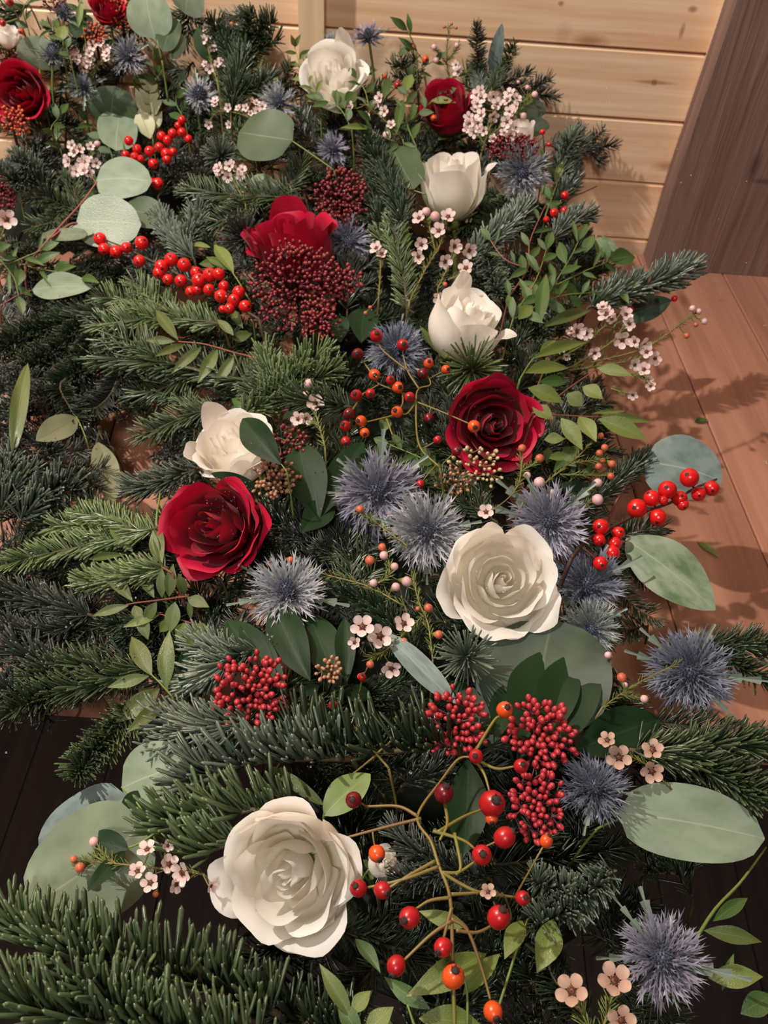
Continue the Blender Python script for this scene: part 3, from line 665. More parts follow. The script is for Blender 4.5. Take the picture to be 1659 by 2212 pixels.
# ---- skimmia bud heads
def ico(mat):
    m = MB(); m.ball((0, 0, 0), .82, .82, 1.12, None, 9, 6); return m.mesh('bud', M[mat])
BUD = {k: ico(k) for k in ('bud_red', 'bud_dark', 'bud_brown', 'bud_cream', 'bud_rust')}
def skimmia(label, heads, leaves=(), dz=0.0, single=True, cat='skimmia', stalk='bud_stem', seed=0, leaf_mat='skim', leaf_dz=-.012):
    """heads: (x, y, rx px, ry px, n, bud px, mat)"""
    rs = np.random.default_rng(seed+40); x, y, rx, ry, n, bp, mat = heads[0]
    c0 = P(x, y, dz); l0 = c0-nrm(CAM-c0)*.02; l0 = l0-np.array([0, 0, .01]); th = thing('skimmia_sprig', label, cat, l0); g = MB(); allb = MB()
    for (x, y, rx, ry, n, bp, mat) in heads:
        c = P(x, y, dz); s = mpp(c); C_ = nrm(nrm(CAM-c)+np.array([0, 0, .35])); root = c-C_*rx*s*1.15; twg = []
        X = nrm(CR-C_*(CR@C_)); Y_ = np.cross(C_, X)
        for k in range(max(7, n//9)):
            a = k*2.39996; q = math.sqrt((k+.5)/max(7, n//9))*.72; p = c+X*rx*s*q*math.cos(a)+Y_*ry*s*q*math.sin(a)+C_*rx*s*(.25-.45*q); twg.append(p)
            g.tube(spline([root, root*.5+p*.5+RNG.normal(0, .001, 3), p], 4), bp*s*.32, bp*s*.2, 4, 0, False)
        twg = np.array(twg)
        for k in range(n):
            a = k*2.39996+rs.normal(0, .2); q = math.sqrt((k+.5)/n)*rs.uniform(.86, 1.1); h = math.sqrt(max(0, 1.1-q*q))*rs.uniform(.35, 1.0)
            p = c+X*rx*s*q*math.cos(a)+Y_*ry*s*q*math.sin(a)+C_*rx*s*(.55*h-.1); R = bp*s*.5*rs.uniform(.82, 1.18)
            near = twg[int(np.argmin(((twg-p)**2).sum(1)))]; d = nrm(p-near*.6-root*.4)
            g.tube([near, p-d*R*.7], bp*s*.16, bp*s*.13, 3, 0, False)
            if single: child('bud', BUD[mat], th, zframe(d, p-l0, R))
            else: allb.ball(p, R*.85, R*.85, R*1.1, np.array(zframe(d).to_3x3()), 6, 4)
        down_stem(g, root, -C_, bp*s*.45, 0, .05)
    g.build('stalks', M[stalk], th, l0)
    if not single:
        o = allb.build('buds', M[mat], th, l0); o['kind'] = 'stuff'
    for lf in leaves:
        leafpx(th, 'leaf', M[lf[6] if len(lf) > 6 else leaf_mat], 'ovate', lf[:6] if len(lf) > 5 and lf[5] is not None else lf[:5], l0, dz+leaf_dz, .12)
    return th

# ---- waxflower
def wax_petal(mat):
    m = MB(); V = []; T = []
    for j in range(6):
        t = j/5
        for i in range(5):
            u = -1+i/2; w_ = .39*math.sqrt(max(.03, 1-((t-.56)/.56)**2))
            V.append((u*w_, .24+.76*t*(1-.10*u*u*t*t), .26*t+.10*u*u*t-.02)); T.append((t, abs(u), .5))
    m.add(V, [(j*5+i, j*5+i+1, j*5+6+i, j*5+5+i) for j in range(5) for i in range(4)], T); return m.mesh('petal', M[mat])
def wax_cup(eye):
    m = MB(); m.tube([(0, 0, -.55), (0, 0, -.3), (0, 0, 0.0)], .1, .27, 9, 1); m.ball((0, 0, .0), .23, .23, .10, None, 9, 5, 0)
    for k in range(10): a = k*.628; m.ball((.24*math.cos(a), .24*math.sin(a), .10), .045, .05, .06, None, 5, 3, 0)
    m.tube([(0, 0, .05), (0, 0, .3)], .035, .03, 5, 0); return m.mesh('flower', [M[eye], M['wax_leaf']])
WPET = {k: wax_petal(k) for k in ('wax', 'wax_tan')}; WCUP = wax_cup('wax_eye')
def wax_small(mat):
    m = MB(); m.tube([(0, 0, -.55), (0, 0, 0.02)], .12, .3, 6, 2); m.ball((0, 0, .02), .26, .26, .14, None, 7, 4, 1)
    for k in range(5):
        a = k*1.2566; c, s_ = math.cos(a), math.sin(a)
        V = [(0, .2, .02), (-.36, .5, .16), (.36, .5, .16), (-.34, .85, .3), (.34, .85, .3), (0, 1.02, .34), (0, .6, .08)]
        m.add([(x*c-y*s_, x*s_+y*c, z) for x, y, z in V], [(0, 2, 6), (0, 6, 1), (1, 6, 3), (6, 5, 3), (6, 4, 5), (2, 4, 6)], [(y, abs(x), .5) for x, y, z in V])
    return m.mesh('flower', [M[mat], M['wax_eye'], M['wax_leaf']])
WSM = {k: wax_small(k) for k in ('wax', 'wax_tan')}
def wax_bud(mat):
    m = MB(); m.ball((0, 0, .15), .92, .92, .85, None, 10, 7, 0); m.tube([(0, 0, -1.5), (0, 0, -.8), (0, 0, -.1)], .18, .78, 8, 1); return m.mesh('bud', [M[mat], M['wax_leaf']])
WBUD = {k: wax_bud(k) for k in ('wax_bud', 'wax_bud_orange')}
def wax(label, stems, flowers=(), buds=(), dz=0.0, mat='wax', near=True, rpx=2.2, needles=True, leaf_px=20, seed=0, spread=.55):
    """flowers (x, y, r[, (a, b)]), buds (x, y, r[, key]); pedicels run to the nearest stem point"""
    rs = np.random.default_rng(seed+70); first = P(*stems[0][0][:2], dz); th = thing('waxflower_sprig', label, 'waxflower', first); s = mpp(first); g = MB(); nodes = []; tans = []
    for st in stems:
        c = spline(pts3(st, dz), 7*len(st)); g.tube(c, rpx*s, rpx*s*.6, 5); nodes += c; tans += [nrm(c[min(i+1, len(c)-1)]-c[max(0, i-1)]) for i in range(len(c))]
    nodes = np.array(nodes); npx = np.array([[829.5+FPX*((q-CAM)@CR)/((q-CAM)@CF), 1106+FPX*((q-CAM)@CD)/((q-CAM)@CF)] for q in nodes])
    for kind, items in (('f', flowers), ('b', buds)):
        for it in items:
            x, y, r = it[:3]; d2 = (npx[:, 0]-x)**2+(npx[:, 1]-y)**2; j = int(np.argmin(d2)); nd = nodes[j]
            dep = float((nd-CAM) @ CF)-r*s*rs.uniform(.3, 1.4); c = CAM+ray(x, y)*dep; R = r*dep/FPX
            d = c-nd
            if kind == 'f':
                ax = facing(c, *it[3]) if len(it) > 3 and it[3] else facing(c, rs.normal(0, spread)+(x-npx[j, 0])/120, rs.normal(0, spread)-(y-npx[j, 1])/120)
                if near:
                    o = child('flower', WCUP, th, zframe(ax, c-first, R, tw=rs.uniform(0, 6)))
                    for k in range(5):
                        child('petal', WPET[mat], o, Matrix.Rotation(k*1.2566+rs.normal(0, .06), 4, 'Z') @ Matrix.Rotation(rs.normal(.05, .12), 4, 'X'))
                else: child('flower', WSM[mat], th, zframe(ax, c-first, R, tw=rs.uniform(0, 6)))
                e = c-ax*R*.5
            else:
                ax = nrm(nrm(d)+.45*nrm(CAM-c)+rs.normal(0, .2, 3)); key = it[3] if len(it) > 3 else 'wax_bud'
                child('bud', WBUD[key], th, zframe(ax, c-first, R)); e = c-ax*R*1.4
            g.tube(spline([nd, nd*.5+e*.5-np.array([0, 0, .1*np.linalg.norm(d)]), e], 4), rpx*s*.6, rpx*s*.5, 4)
    down_stem(g, first, nrm(first-nodes[2])*.4+np.array([0, 0, -1.2]), rpx*s, 0, .05)
    g.build('stem', M['wax_stem'], th, first)
    if needles:
        k = np.arange(len(nodes)).repeat(4); n = len(k); tn = np.array(tans)[k]; r_ = rs.normal(0, 1, (n, 3)); r_ -= tn*(r_*tn).sum(1)[:, None]; r_ /= np.linalg.norm(r_, axis=1)[:, None]
        Dv = tn*.7+r_*.72; Dv /= np.linalg.norm(Dv, axis=1)[:, None]; Sv = np.cross(Dv, r_); Sv /= np.linalg.norm(Sv, axis=1)[:, None]+1e-9; ln = leaf_px*s*rs.uniform(.5, 1.1, n)
        o = child('needle_leaves', needle_mesh('needle_leaves', nodes[k]-first, Dv, tn*.1, Sv, ln, ln*.13, rs.uniform(0, 1, n), M['wax_leaf'], 0), th, Matrix()); o['kind'] = 'stuff'
    return th

def droplets(th, names, n, seed, size=.0005, off=.2):
    """water drops sitting on the faces of the named parts of one thing"""
    rs = np.random.default_rng(seed); g = MB(); P0 = []
    for o in th.children:
        if o.name.split('.')[0] in names:
            A = np.array(o.matrix_local); R3 = A[:3, :3]
            for p in o.data.polygons:
                c_ = R3 @ np.array(p.center)+A[:3, 3]; nn = nrm(np.linalg.inv(R3).T @ np.array(p.normal)); vw = nrm(CAM-c_-np.array(th.location))
                if nn @ vw < 0: nn = -nn
                if nn @ vw > .15: P0.append((c_, nn, math.sqrt(p.area)))
    if not P0: return
    for k in rs.integers(0, len(P0), n):
        c_, nn, ar = P0[k]; t1 = nrm(np.cross(nn, (.3, .5, .8))); t2 = np.cross(nn, t1); q = c_+(t1*rs.uniform(-.5, .5)+t2*rs.uniform(-.5, .5))*np.linalg.norm(1)*min(ar, .004); r = size*rs.uniform(.45, 1.2)
        g.ball(q+nn*r*off, r, r, r*.75, np.stack([t1, t2, nn], 1), 7, 5)
    o = g.build('droplets', M['drop'], th); o['kind'] = 'stuff'

DROPS = []
# ------------------------------------------------------------------ the wreaths' bases
def mound(label, pix, hw, hh, seed):  # unseen base, added so the lit table does not show through the gaps
    pts = [PZ(x, y, .03) for x, y in pix]; loc = np.mean(pts, 0); loc[2] = 0; rs = np.random.default_rng(seed); NS, n = 70, 22
    th = thing('wreath_base', label, 'wreath base', loc); m = MB(); C = np.array(spline(pts, NS)); V = []; T = []
    for i, p in enumerate(C):
        t = nrm(C[min(i+1, NS-1)]-C[max(i-1, 0)]); a = nrm([-t[1], t[0], 0]); e = math.sqrt(max(.02, 1-(abs(2*i/(NS-1)-1))**6))
        for k in range(n):
            an = math.pi*k/(n-1); rr = 1+rs.uniform(-.10, .10); V.append((p[0]+a[0]*math.cos(an)*hw*e*rr, p[1]+a[1]*math.cos(an)*hw*e*rr, .0015+math.sin(an)*hh*e*rr)); T.append((k/n, 0, rs.random()))
    Fs = [(i*n+k, i*n+k+1, i*n+n+k+1, i*n+n+k) for i in range(NS-1) for k in range(n-1)]+[(i*n, i*n+n, i*n+2*n-1, i*n+n-1) for i in range(NS-1)]
    Fs += [tuple(range(n)), tuple((NS-1)*n+k for k in range(n))[::-1]]
    m.add(V, Fs, T); m.build('moss_roll', M['moss'], th, loc); return th
mound('added moss base, dark to shade the gaps under the near roses and fir', [(960,2150),(960,1800),(920,1450),(870,1100),(840,800),(830,600),(820,470)], .088, .062, 1)
mound('added moss base, dark to shade the gaps in the far left wreath', [(640,400),(500,380),(330,400),(150,420),(-60,430)], .075, .075, 2)

# ------------------------------------------------------------------ roses
rose('large open white rose at the very front, left of the rose hips', 632, 1886, 286, (-.28,-.24,1), 'white', 1.0, 13, 0, .9,
     extra=[(80,1.0,1.45,.75,.06),(112,.98,1.4,.55,.05),(20,1.0,1.0,.7,.12),(300,.98,.85,.8,.30),(190,1.0,.86,.6,.40)], hi=True)
rose('open white rose with a swirled heart among three sea hollies', 1082, 1255, 236, (.15,.12,1), 'white', .95, 2, 0, .95,
     extra=[(118,1.0,1.25,.55,-.02),(195,1.05,.8,.6,.35),(320,1.0,.8,.6,.35),(260,1.0,.85,.8,.25)], hi=True)
rose('closed white rose with one pointed petal, above the rose hips', 1000, 704, 178, (.42,.75,.62), 'white', .45, 3, .005, 1.12, extra=[(110,.92,1.12,.42,-.05),(330,1.0,.9,.6,.35)], hi=True)
rose('half-open white rose beside a round grey-green leaf', 976, 400, 158, (-.05,.85,.55), 'white', .4, 4, 0, 1.15, extra=[(350,1.0,.85,.5,.35)])
rose('ruffled white rose highest up, near the wall batten', 722, 168, 138, (-.15,.5,.9), 'white', 1.0, 5, 0, 1.1, extra=[(60,1.0,1.2,.5,.1),(250,1.05,.9,.5,.3)])
rose('white rose tucked behind the left red rose', 508, 972, 176, (-.35,.65,.8), 'white', .9, 6, 0, 1.05, extra=[(120,1.0,1.1,.5,.1),(200,1.0,.95,.6,.2)])
rose('small white rose cut by the left edge, above the far red rose', 18, 80, 56, (.1,.8,.7), 'white', .4, 7, 0, 1.1)
rose('little white rose behind the pink waxflowers at the far right', 1128, 285, 66, (0,.8,.5), 'white', .5, 8, -.005, 1.1)
rose('white bud half hidden behind the front rose hips', 825, 1866, 78, (.5,.3,.7), 'white', .3, 9, -.025, 1.1)
rose('open red rose with orange hip resting on it, right of centre', 1066, 918, 196, (.16,.05,1), 'red', .9, 11, 0, 1.0, extra=[(150,1.0,.95,.7,.15),(95,1.0,1.05,.7,.1),(240,1.05,.85,.7,.2)], hi=True)
rose('wet red rose facing left, below a white rose', 464, 1140, 210, (-.38,.08,1), 'red', .95, 4, 0, 1.05, extra=[(15,1.02,.95,.55,.25),(60,1.0,1.22,.3,.05),(330,1.05,.9,.6,.2),(0,1.12,.7,.6,.3)], hi=True)
rose('red rose rising over the dark red skimmia head', 636, 532, 190, (-.25,.85,.6), 'red', .8, 13, 0, 1.0, extra=[(95,.95,1.12,.7,0.0),(180,1.0,.95,.7,.2)], hi=True)
rose('small red rose far back among pink waxflowers', 968, 236, 114, (-.1,.55,.8), 'red', .7, 14, 0, 1.25)
rose('red rose at the left edge of the far wreath', 46, 205, 124, (-.35,.18,1), 'red', .85, 15, 0, 1.05)
rose('red rose half cut by the top edge', 232, 18, 76, (-.1,.5,.8), 'red', .8, 16, 0, 1.0)

# ------------------------------------------------------------------ sea hollies
SH = [
 ('purple sea holly with a tall spiny bract, behind the paler one', 815, 1062, 96, 'holly_purple', (-.1,.2,1), ((84,1.35,.32),(35,1.3,.3),(140,1.1,.25),(180,1.1,.22))),
 ('silver blue sea holly left of the swirled white rose', 922, 1148, 92, 'holly', (0,.1,1), ((165,1.15,.22),(60,1.15,.22),(10,1.2,.25),(270,1.15,.2),(300,1.1,.2),(120,1.1,.2))),
 ('blue sea holly with leafy bracts, right of the swirled white rose', 1186, 1128, 90, 'holly_purple', (0,.05,1), ((140,1.5,.32),(165,1.55,.3),(40,1.35,.3),(115,1.2,.25),(205,1.2,.25),(320,1.15,.22))),
 ('silver sea holly under the wet red rose', 620, 1278, 88, 'holly', (-.1,.45,.9), ((150,1.35,.25),(345,1.5,.3),(195,1.4,.25))),
 ('dark sea holly below the right winterberries', 1268, 1262, 84, 'holly_navy', (.1,.25,1), ((110,1.3,.28),(25,1.5,.3),(60,1.1,.25))),
 ('small grey sea holly right of the swirled white rose', 1276, 1358, 66, 'holly_grey', (.15,-.1,1), ((30,1.25,.3),(300,1.2,.25))),
 ('navy sea holly at the right edge above the wooden table', 1490, 1452, 98, 'holly_navy', (.05,.05,1), ((160,1.35,.25),(135,1.3,.25),(352,1.75,.22),(60,1.1,.25),(310,1.25,.2))),
 ('dark sea holly beside the crimson skimmia and pale long leaf', 1284, 1700, 78, 'holly_navy', (.05,.4,.9), ((250,1.3,.25),(345,1.2,.2),(300,1.1,.2))),
 ('large purple sea holly in the bottom right corner', 1430, 2068, 100, 'holly_purple', (.1,.1,1), ((100,1.35,.3),(345,1.7,.3),(180,1.3,.25),(125,1.45,.2))),
 ('navy sea holly with two red hips over it, left of a white rose', 856, 756, 68, 'holly_navy', (0,.35,.9), ((80,1.15,.2),(200,1.1,.2))),
 ('blue sea holly half hidden behind the upright red rose', 752, 520, 58, 'holly_purple', (.3,0,.9), ((340,1.3,.2),)),
 ('hanging sea holly beside the half-open white rose', 1128, 372, 66, 'holly', (.1,-.05,1), ((290,1.3,.2),(250,1.2,.2),(60,1.1,.2))),
 ('blue sea holly topmost against the pine wall', 796, 78, 40, 'holly_purple', (-.1,.8,.7), ((20,1.5,.3),(330,1.5,.25),(45,1.2,.2))),
 ('grey green sea holly behind the highest white rose', 714, 96, 36, 'holly_grey', (-.3,.6,.7), ((100,1.2,.3),(170,1.2,.3))),
 ('grey blue sea holly left of the highest white rose', 602, 222, 46, 'holly', (-.1,.3,1), ((160,1.2,.2),(300,1.3,.2))),
 ('small purple sea holly right of the round dark leaf', 718, 322, 40, 'holly_purple', (.1,.3,1), ()),
 ('sea holly cone in front of a round leaf near the far red rose', 114, 118, 36, 'holly_grey', (0,.9,.5), ((200,1.5,.4),(330,1.4,.4),(150,1.5,.3))),
 ('spiky grey sea holly in the middle of the far wreath', 276, 120, 44, 'holly', (-.1,.3,1), ((30,1.4,.2),(160,1.3,.2))),
 ('silvery sea holly left of the green round leaf', 182, 188, 40, 'holly_grey', (0,.4,.9), ((30,1.2,.3),(200,1.4,.25),(270,1.2,.3))),
 ('grey sea holly below the top fir of the far wreath', 430, 206, 40, 'holly', (0,.5,.9), ((100,1.5,.35),(70,1.4,.35),(20,1.6,.25))),
 ('sea holly near the top edge beside the cut red rose', 138, 26, 32, 'holly_grey', (0,.8,.6), ((200,1.3,.4),(340,1.3,.4))),
 ('dim sea holly low beside the purple one', 770, 1150, 70, 'holly_navy', (-.1,.2,1), ((240,1.1,.2),)),
]
for i, (lb, x, y, r, mt, ax, br) in enumerate(SH):
    far = r < 60
    sea_holly(lb, x, y, r, mt, ax, {21: -.035, 10: -.015, 4: -.012}.get(i, 0), 120 if far else 260, i, br, .42 if 'cone' in lb or i in (19, 20) else .27, 1.4)

# ------------------------------------------------------------------ skimmia
skimmia('crimson skimmia head with glossy dark leaves above it, left of centre front', [(542,1494,82,86,120,16,'bud_red')],
   [(600,1480,490,1340,78),(670,1470,592,1304,84),(735,1490,668,1325,84),(748,1480,745,1335,46),(620,1500,520,1345,60)], .004)
skimmia('two-lobed crimson skimmia with big dark leaves behind the front rose hips', [(985,1560,68,78,78,16,'bud_red'),(1168,1588,74,78,96,17,'bud_red'),(1160,1738,62,84,84,16,'bud_red')],
   [(1125,1640,1212,1402,150),(1185,1640,1262,1408,130),(1065,1620,972,1470,84),(1235,1625,1425,1555,104,.016),(1060,1610,1110,1470,60),(1010,1640,1000,1850,90)], .004)
skimmia('huge dark red skimmia head below the upright red rose', [(640,620,98,100,330,10,'bud_dark'),(728,610,56,40,90,10,'bud_dark'),(690,690,40,45,70,10,'bud_dark')],
   [(780,740,790,665,66),(735,740,730,680,50)], .006, False)
skimmia('domed dark red skimmia head between the red and white far roses', [(735,428,58,66,230,9.5,'bud_dark')], [], .004, False)
skimmia('pinkish brown skimmia beside the heart-shaped dark leaves', [(628,962,40,46,44,10,'bud_dark'),(594,1035,50,46,70,10.5,'bud_brown')],
   [(690,1120,645,955,92),(700,1110,785,955,70),(650,1150,720,1085,62),(575,1065,455,1022,34,.03)], .006, True, stalk='bud_stem_brown')
skimmia('cream skimmia buds under the right red rose', [(1030,1010,60,48,54,9.5,'bud_cream'),(980,1040,40,36,30,9,'bud_brown')], [], -.004, True, stalk='bud_stem_brown')
skimmia('tiny brown skimmia tuft right of the crimson head', [(712,1448,28,30,26,11,'bud_brown')], [(740,1500,800,1500,40),(690,1480,650,1500,26)], .002, True, stalk='bud_stem_brown')
skimmia('flat dark red skimmia behind the hanging sea holly', [(1108,318,56,30,150,7,'bud_dark')], [], -.004, False)
skimmia('dark brown skimmia at the left edge of the far wreath', [(18,112,26,28,60,6,'bud_dark')], [], 0, False)
skimmia('rusty orange seed head over the cut red rose', [(262,30,34,34,80,7,'bud_rust')], [], .004, False)
skimmia('small rusty seed head left of the spiky far sea holly', [(205,72,26,22,40,7,'bud_rust')], [], .004, False)
skimmia('dark seed head at the top edge left of the cut red rose', [(120,10,30,16,40,6,'bud_dark')], [], .004, False)
skimmia('rusty seed head hanging over the far red rose', [(24,262,38,34,70,8,'bud_rust')], [], .012, False)
skimmia('dark skimmia at the left edge under the far red rose', [(8,410,30,46,90,8,'bud_dark')], [(30,380,55,345,30)], -.004, False)

# ------------------------------------------------------------------ winterberries
B1 = [(216,516,14),(225,538,13),(251,544,14),(273,535,12),(306,525,15),(301,564,13),(370,561,15),(349,576,15),(398,572,15),(343,589,13),(363,604,12),(391,607,14),(424,589,13),(430,606,16),(454,594,16),(473,592,13),(412,630,12),(427,626,11),(452,626,13),(484,618,12),(478,640,15),(516,631,14),(506,648,14),(530,662,14),(496,667,12),(481,668,9)]
B2 = [(393,259,9),(385,271,8),(393,286,10),(373,288,10),(349,294,10),(362,303,10),(407,300,9),(278,304,10),(296,322,10),(323,327,11),(344,318,10),(359,332,12),(374,328,9),(271,334,9),(291,339,10),(304,343,8),(331,354,11),(341,397,13),(327,393,9),(361,344,10)]
B3 = [(1489,1032,21),(1537,1055,17),(1509,1067,16),(1442,1058,20),(1408,1076,18),(1468,1077,17),(1475,1090,13),(1376,1098,21),(1421,1118,19),(1433,1081,10),(1298,1138,18),(1336,1151,14),(1294,1166,14),(1328,1174,15),(1322,1194,17),(1297,1217,16)]
fruit('winterberry_sprig', 'long sprig of scarlet berries ending at the dark red skimmia', 'berries', [[(560,690),(470,635),(400,600),(320,560),(270,535),(226,518)]], B1, [BERRY], 3.2, 'twig', .012)
fruit('winterberry_sprig', 'cluster of scarlet berries on the far wreath above the pale round leaf', 'berries', [[(290,385),(312,350),(345,320),(380,290),(402,262)]], B2, [BERRY], 2.6, 'twig', .008)
fruit('winterberry_sprig', 'sprig of scarlet berries reaching out over the table on the right', 'berries', [[(1235,1205),(1270,1165),(1330,1135),(1380,1110),(1450,1085),(1500,1055),(1548,1035)]], B3, [BERRY], 5, 'twig_dark', .004)
fruit('winterberry_sprig', 'bare dark twig with a few red berries against the far wall', 'berries', [[(1170,505),(1200,470),(1230,430),(1262,415),(1290,402)]], [(1220,422,9),(1197,460,10),(1231,458,10),(1219,455,8),(1180,474,7),(1255,496,8)], [BERRY], 2, 'twig_dark', .006)
fruit('winterberry_sprig', 'two red berries by the fir tip on the right', 'berries', [[(1300,690),(1361,672),(1457,648)]], [(1361,668,8),(1457,645,7)], [BERRY], 1.6, 'twig_dark', -.01)
fruit('winterberry_sprig', 'single red berry above the flat skimmia at the far right', 'berries', [[(1176,330),(1174,300),(1172,286)]], [(1172,285,6),(1186,312,5)], [BERRY], 1.4, 'twig_dark', .004)

# ------------------------------------------------------------------ rose hips
H_ = ('hip_red', 'hip_orange', 'hip_dark')
H2 = [(764,1728,18,'hip_dark'),(959,1714,21,'hip_dark'),(1063,1736,29,'hip_red'),(1090,1809,23,'hip_red'),(1041,1847,22,'hip_red'),(814,1844,18,'hip_orange'),(774,1919,19,'hip_red'),(826,1923,19,'hip_red'),(885,1982,23,'hip_red'),(1077,1982,25,'hip_red'),(1129,1940,16,'hip_red'),(957,2046,20,'hip_red'),(856,2086,21,'hip_red'),(979,2110,25,'hip_orange'),(1065,2185,21,'hip_orange'),(1090,1533,18,'hip_orange'),(1028,1634,16,'hip_red'),(1125,1655,16,'hip_red'),(1180,1817,14,'hip_orange'),(1062,1768,14,'hip_orange')]
S2 = [[(982,2230),(978,2075),(972,1939),(948,1870),(931,1818),(902,1763),(954,1685),(990,1640),(1020,1635)],[(902,1763),(860,1742),(792,1742)],[(910,1768),(820,1790),(735,1813)],[(948,1872),(870,1900),(795,1917)],[(940,1860),(885,1890),(840,1918)],
 [(975,1990),(930,2020),(872,2075)],[(975,1985),(1010,2010),(1040,2090),(1060,2162)],[(985,2010),(1030,2014),(1065,1998)],[(975,1932),(1010,1930),(1052,1926)],[(955,1885),(1000,1912),(1040,1928),(1112,1938)],[(955,1885),(990,1884),(1025,1862)],[(935,1795),(1000,1815),(1030,1838)],
 [(945,1798),(1000,1765),(1042,1748)],[(961,1735),(966,1780),(950,1815)],[(982,1800),(995,1870),(985,1890)],[(1020,1635),(1065,1560),(1082,1545)],[(1020,1635),(1070,1660),(1110,1656)],[(1020,1635),(1045,1670),(1058,1712)],[(972,1939),(930,1945),(900,1962)],[(976,1960),(965,2000),(958,2030)]]
fruit('rose_hip_sprig', 'branching spray of large red and orange rose hips at the front', 'rose hips', S2, H2, {k: HIP[k] for k in H_}, 5, 'twig_hip', .016, 'hip', .002)
H1 = [(813,726,14,'hip_red'),(870,745,13,'hip_red'),(773,765,13,'hip_dark'),(809,810,13,'hip_orange'),(843,821,10,'hip_red'),(859,837,13,'hip_orange'),(770,854,13,'hip_red'),(800,850,11,'hip_red'),(885,858,12,'hip_red'),(926,785,11,'hip_orange'),(914,807,12,'hip_dark'),(963,798,10,'hip_orange'),(858,890,13,'hip_orange'),(754,894,13,'hip_dark'),(780,909,12,'hip_orange'),(746,920,12,'hip_red'),(788,935,11,'hip_orange'),(747,953,11,'hip_red'),(926,903,11,'hip_dark'),(1024,921,14,'hip_orange'),(945,950,9,'hip_red'),(986,975,11,'hip_dark'),(908,1045,9,'hip_red')]
S1 = [[(950,1010),(905,960),(899,868),(905,840),(930,830),(918,800)],[(899,868),(955,890),(1020,918)],[(899,868),(880,893),(862,893)],[(899,868),(870,850),(820,830),(809,815)],[(820,830),(785,850)],[(870,850),(870,870),(866,880)],[(862,893),(840,900),(790,912)],[(835,905),(848,940)],[(785,850),(760,890),(755,920)],[(809,815),(780,775)],[(905,840),(880,800),(868,755)],[(880,800),(830,760),(814,735)]]
fruit('rose_hip_sprig', 'spray of small orange and red hips in the middle of the wreath', 'rose hips', S1, H1, {k: HIP[k] for k in H_}, 2.6, 'twig_hip', .016, 'hip', .002)
fruit('rose_hip_sprig', 'sparse orange hips left of the small far red rose', 'rose hips', [[(900,300),(890,250),(905,180),(915,130)],[(890,250),(930,240)],[(905,180),(860,185)]], [(892,101,7,'hip_orange'),(919,128,8,'hip_orange'),(859,184,8,'hip_red'),(894,252,8,'hip_orange'),(937,255,7,'hip_orange'),(830,165,5,'hip_orange'),(800,240,5,'hip_orange')], {k: HIP[k] for k in H_}, 1.8, 'twig_dark', .004, 'hip')
fruit('rose_hip_sprig', 'orange hips at the top edge of the far wreath', 'rose hips', [[(60,90),(40,40),(22,8)],[(40,40),(8,50)]], [(22,5,8,'hip_red'),(6,50,7,'hip_red'),(45,68,6,'hip_orange')], {k: HIP[k] for k in H_}, 1.8, 'twig_green', .004, 'hip')
fruit('rose_hip_sprig', 'forked bare stem with one hip under the tiny brown skimmia', 'rose hips', [[(840,1660),(790,1600),(745,1545),(722,1525)],[(812,1630),(845,1600)],[(812,1632),(762,1672)],[(770,1580),(775,1500)]], [(720,1523,11,'hip_red'),(782,1463,9,'hip_red')], {k: HIP[k] for k in H_}, 3, 'twig_hip', .004, 'hip')

# ------------------------------------------------------------------ waxflowers
wax('starry pink waxflowers with dark eyes left of the swirled white rose', [[(935,1425),(925,1350),(905,1300),(890,1245)],[(915,1330),(880,1362),(840,1400),(800,1422)]],
  [(783,1354,27,(-.1,.2)),(821,1374,28,(.1,-.1)),(872,1347,23,(.3,.2)),(845,1443,22,(0,-.5)),(766,1388,15,(-.3,0))],
  [(872,1386,10,'wax_bud_orange'),(800,1434,10,'wax_bud_orange'),(780,1461,9,'wax_bud_orange'),(925,1314,11,'wax_bud_orange'),(946,1371,11,'wax_bud_orange'),(903,1315,6,'wax_bud_orange')], .006, leaf_px=24)
wax('waxflower stem in bud running below the purple sea hollies', [[(875,1310),(790,1265),(700,1240),(632,1208)],[(800,1268),(840,1240),(835,1195)],[(880,1180),(820,1135),(782,1108)]], [],
  [(826,1183,10,'wax_bud_orange'),(830,1200,11),(800,1211,12,'wax_bud_orange'),(851,1224,10),(807,1260,10),(854,1269,11),(877,1256,13),(778,1101,10,'wax_bud_orange'),(628,1210,9,'wax_bud_orange')], .006, leaf_px=24)
wax('waxflower buds, orange and pink, right of the open red rose', [[(1130,1085),(1200,1025),(1250,985),(1282,950)],[(1240,1000),(1300,992)],[(1210,1025),(1312,1028)],[(1110,1065),(1124,1030),(1126,980)],[(1124,1020),(1160,997)],[(1225,1092),(1260,1070),(1288,1048)],[(1235,1095),(1285,1084)]],
  [(1050,1106,18,(-.2,.2)),(1196,1072,16,(0,.6))],
  [(1273,940,8,'wax_bud_orange'),(1297,942,8,'wax_bud_orange'),(1306,968,9,'wax_bud_orange'),(1295,980,9,'wax_bud_orange'),(1301,994,8,'wax_bud_orange'),(1293,1007,9,'wax_bud_orange'),(1321,1002,10,'wax_bud_orange'),(1319,1029,9,'wax_bud_orange'),(1291,1044,11),(1290,1080,14),(1166,1043,14),(1138,1027,9),(1128,969,10,'wax_bud_orange'),(1165,991,11,'wax_bud_orange')], .008, leaf_px=20)
X2 = [(1310,679,20),(1302,663,14),(1322,690,14),(1352,679,16),(1360,699,16),(1346,672,12),(1246,716,20),(1266,720,16),(1234,716,12),(1344,734,20),(1371,738,14),(1391,746,18),(1397,760,16),(1415,774,16),(1371,788,14),(1391,798,16),(1401,822,16),(1405,834,12),(1285,762,15),(1367,853,12),(1224,770,10)]
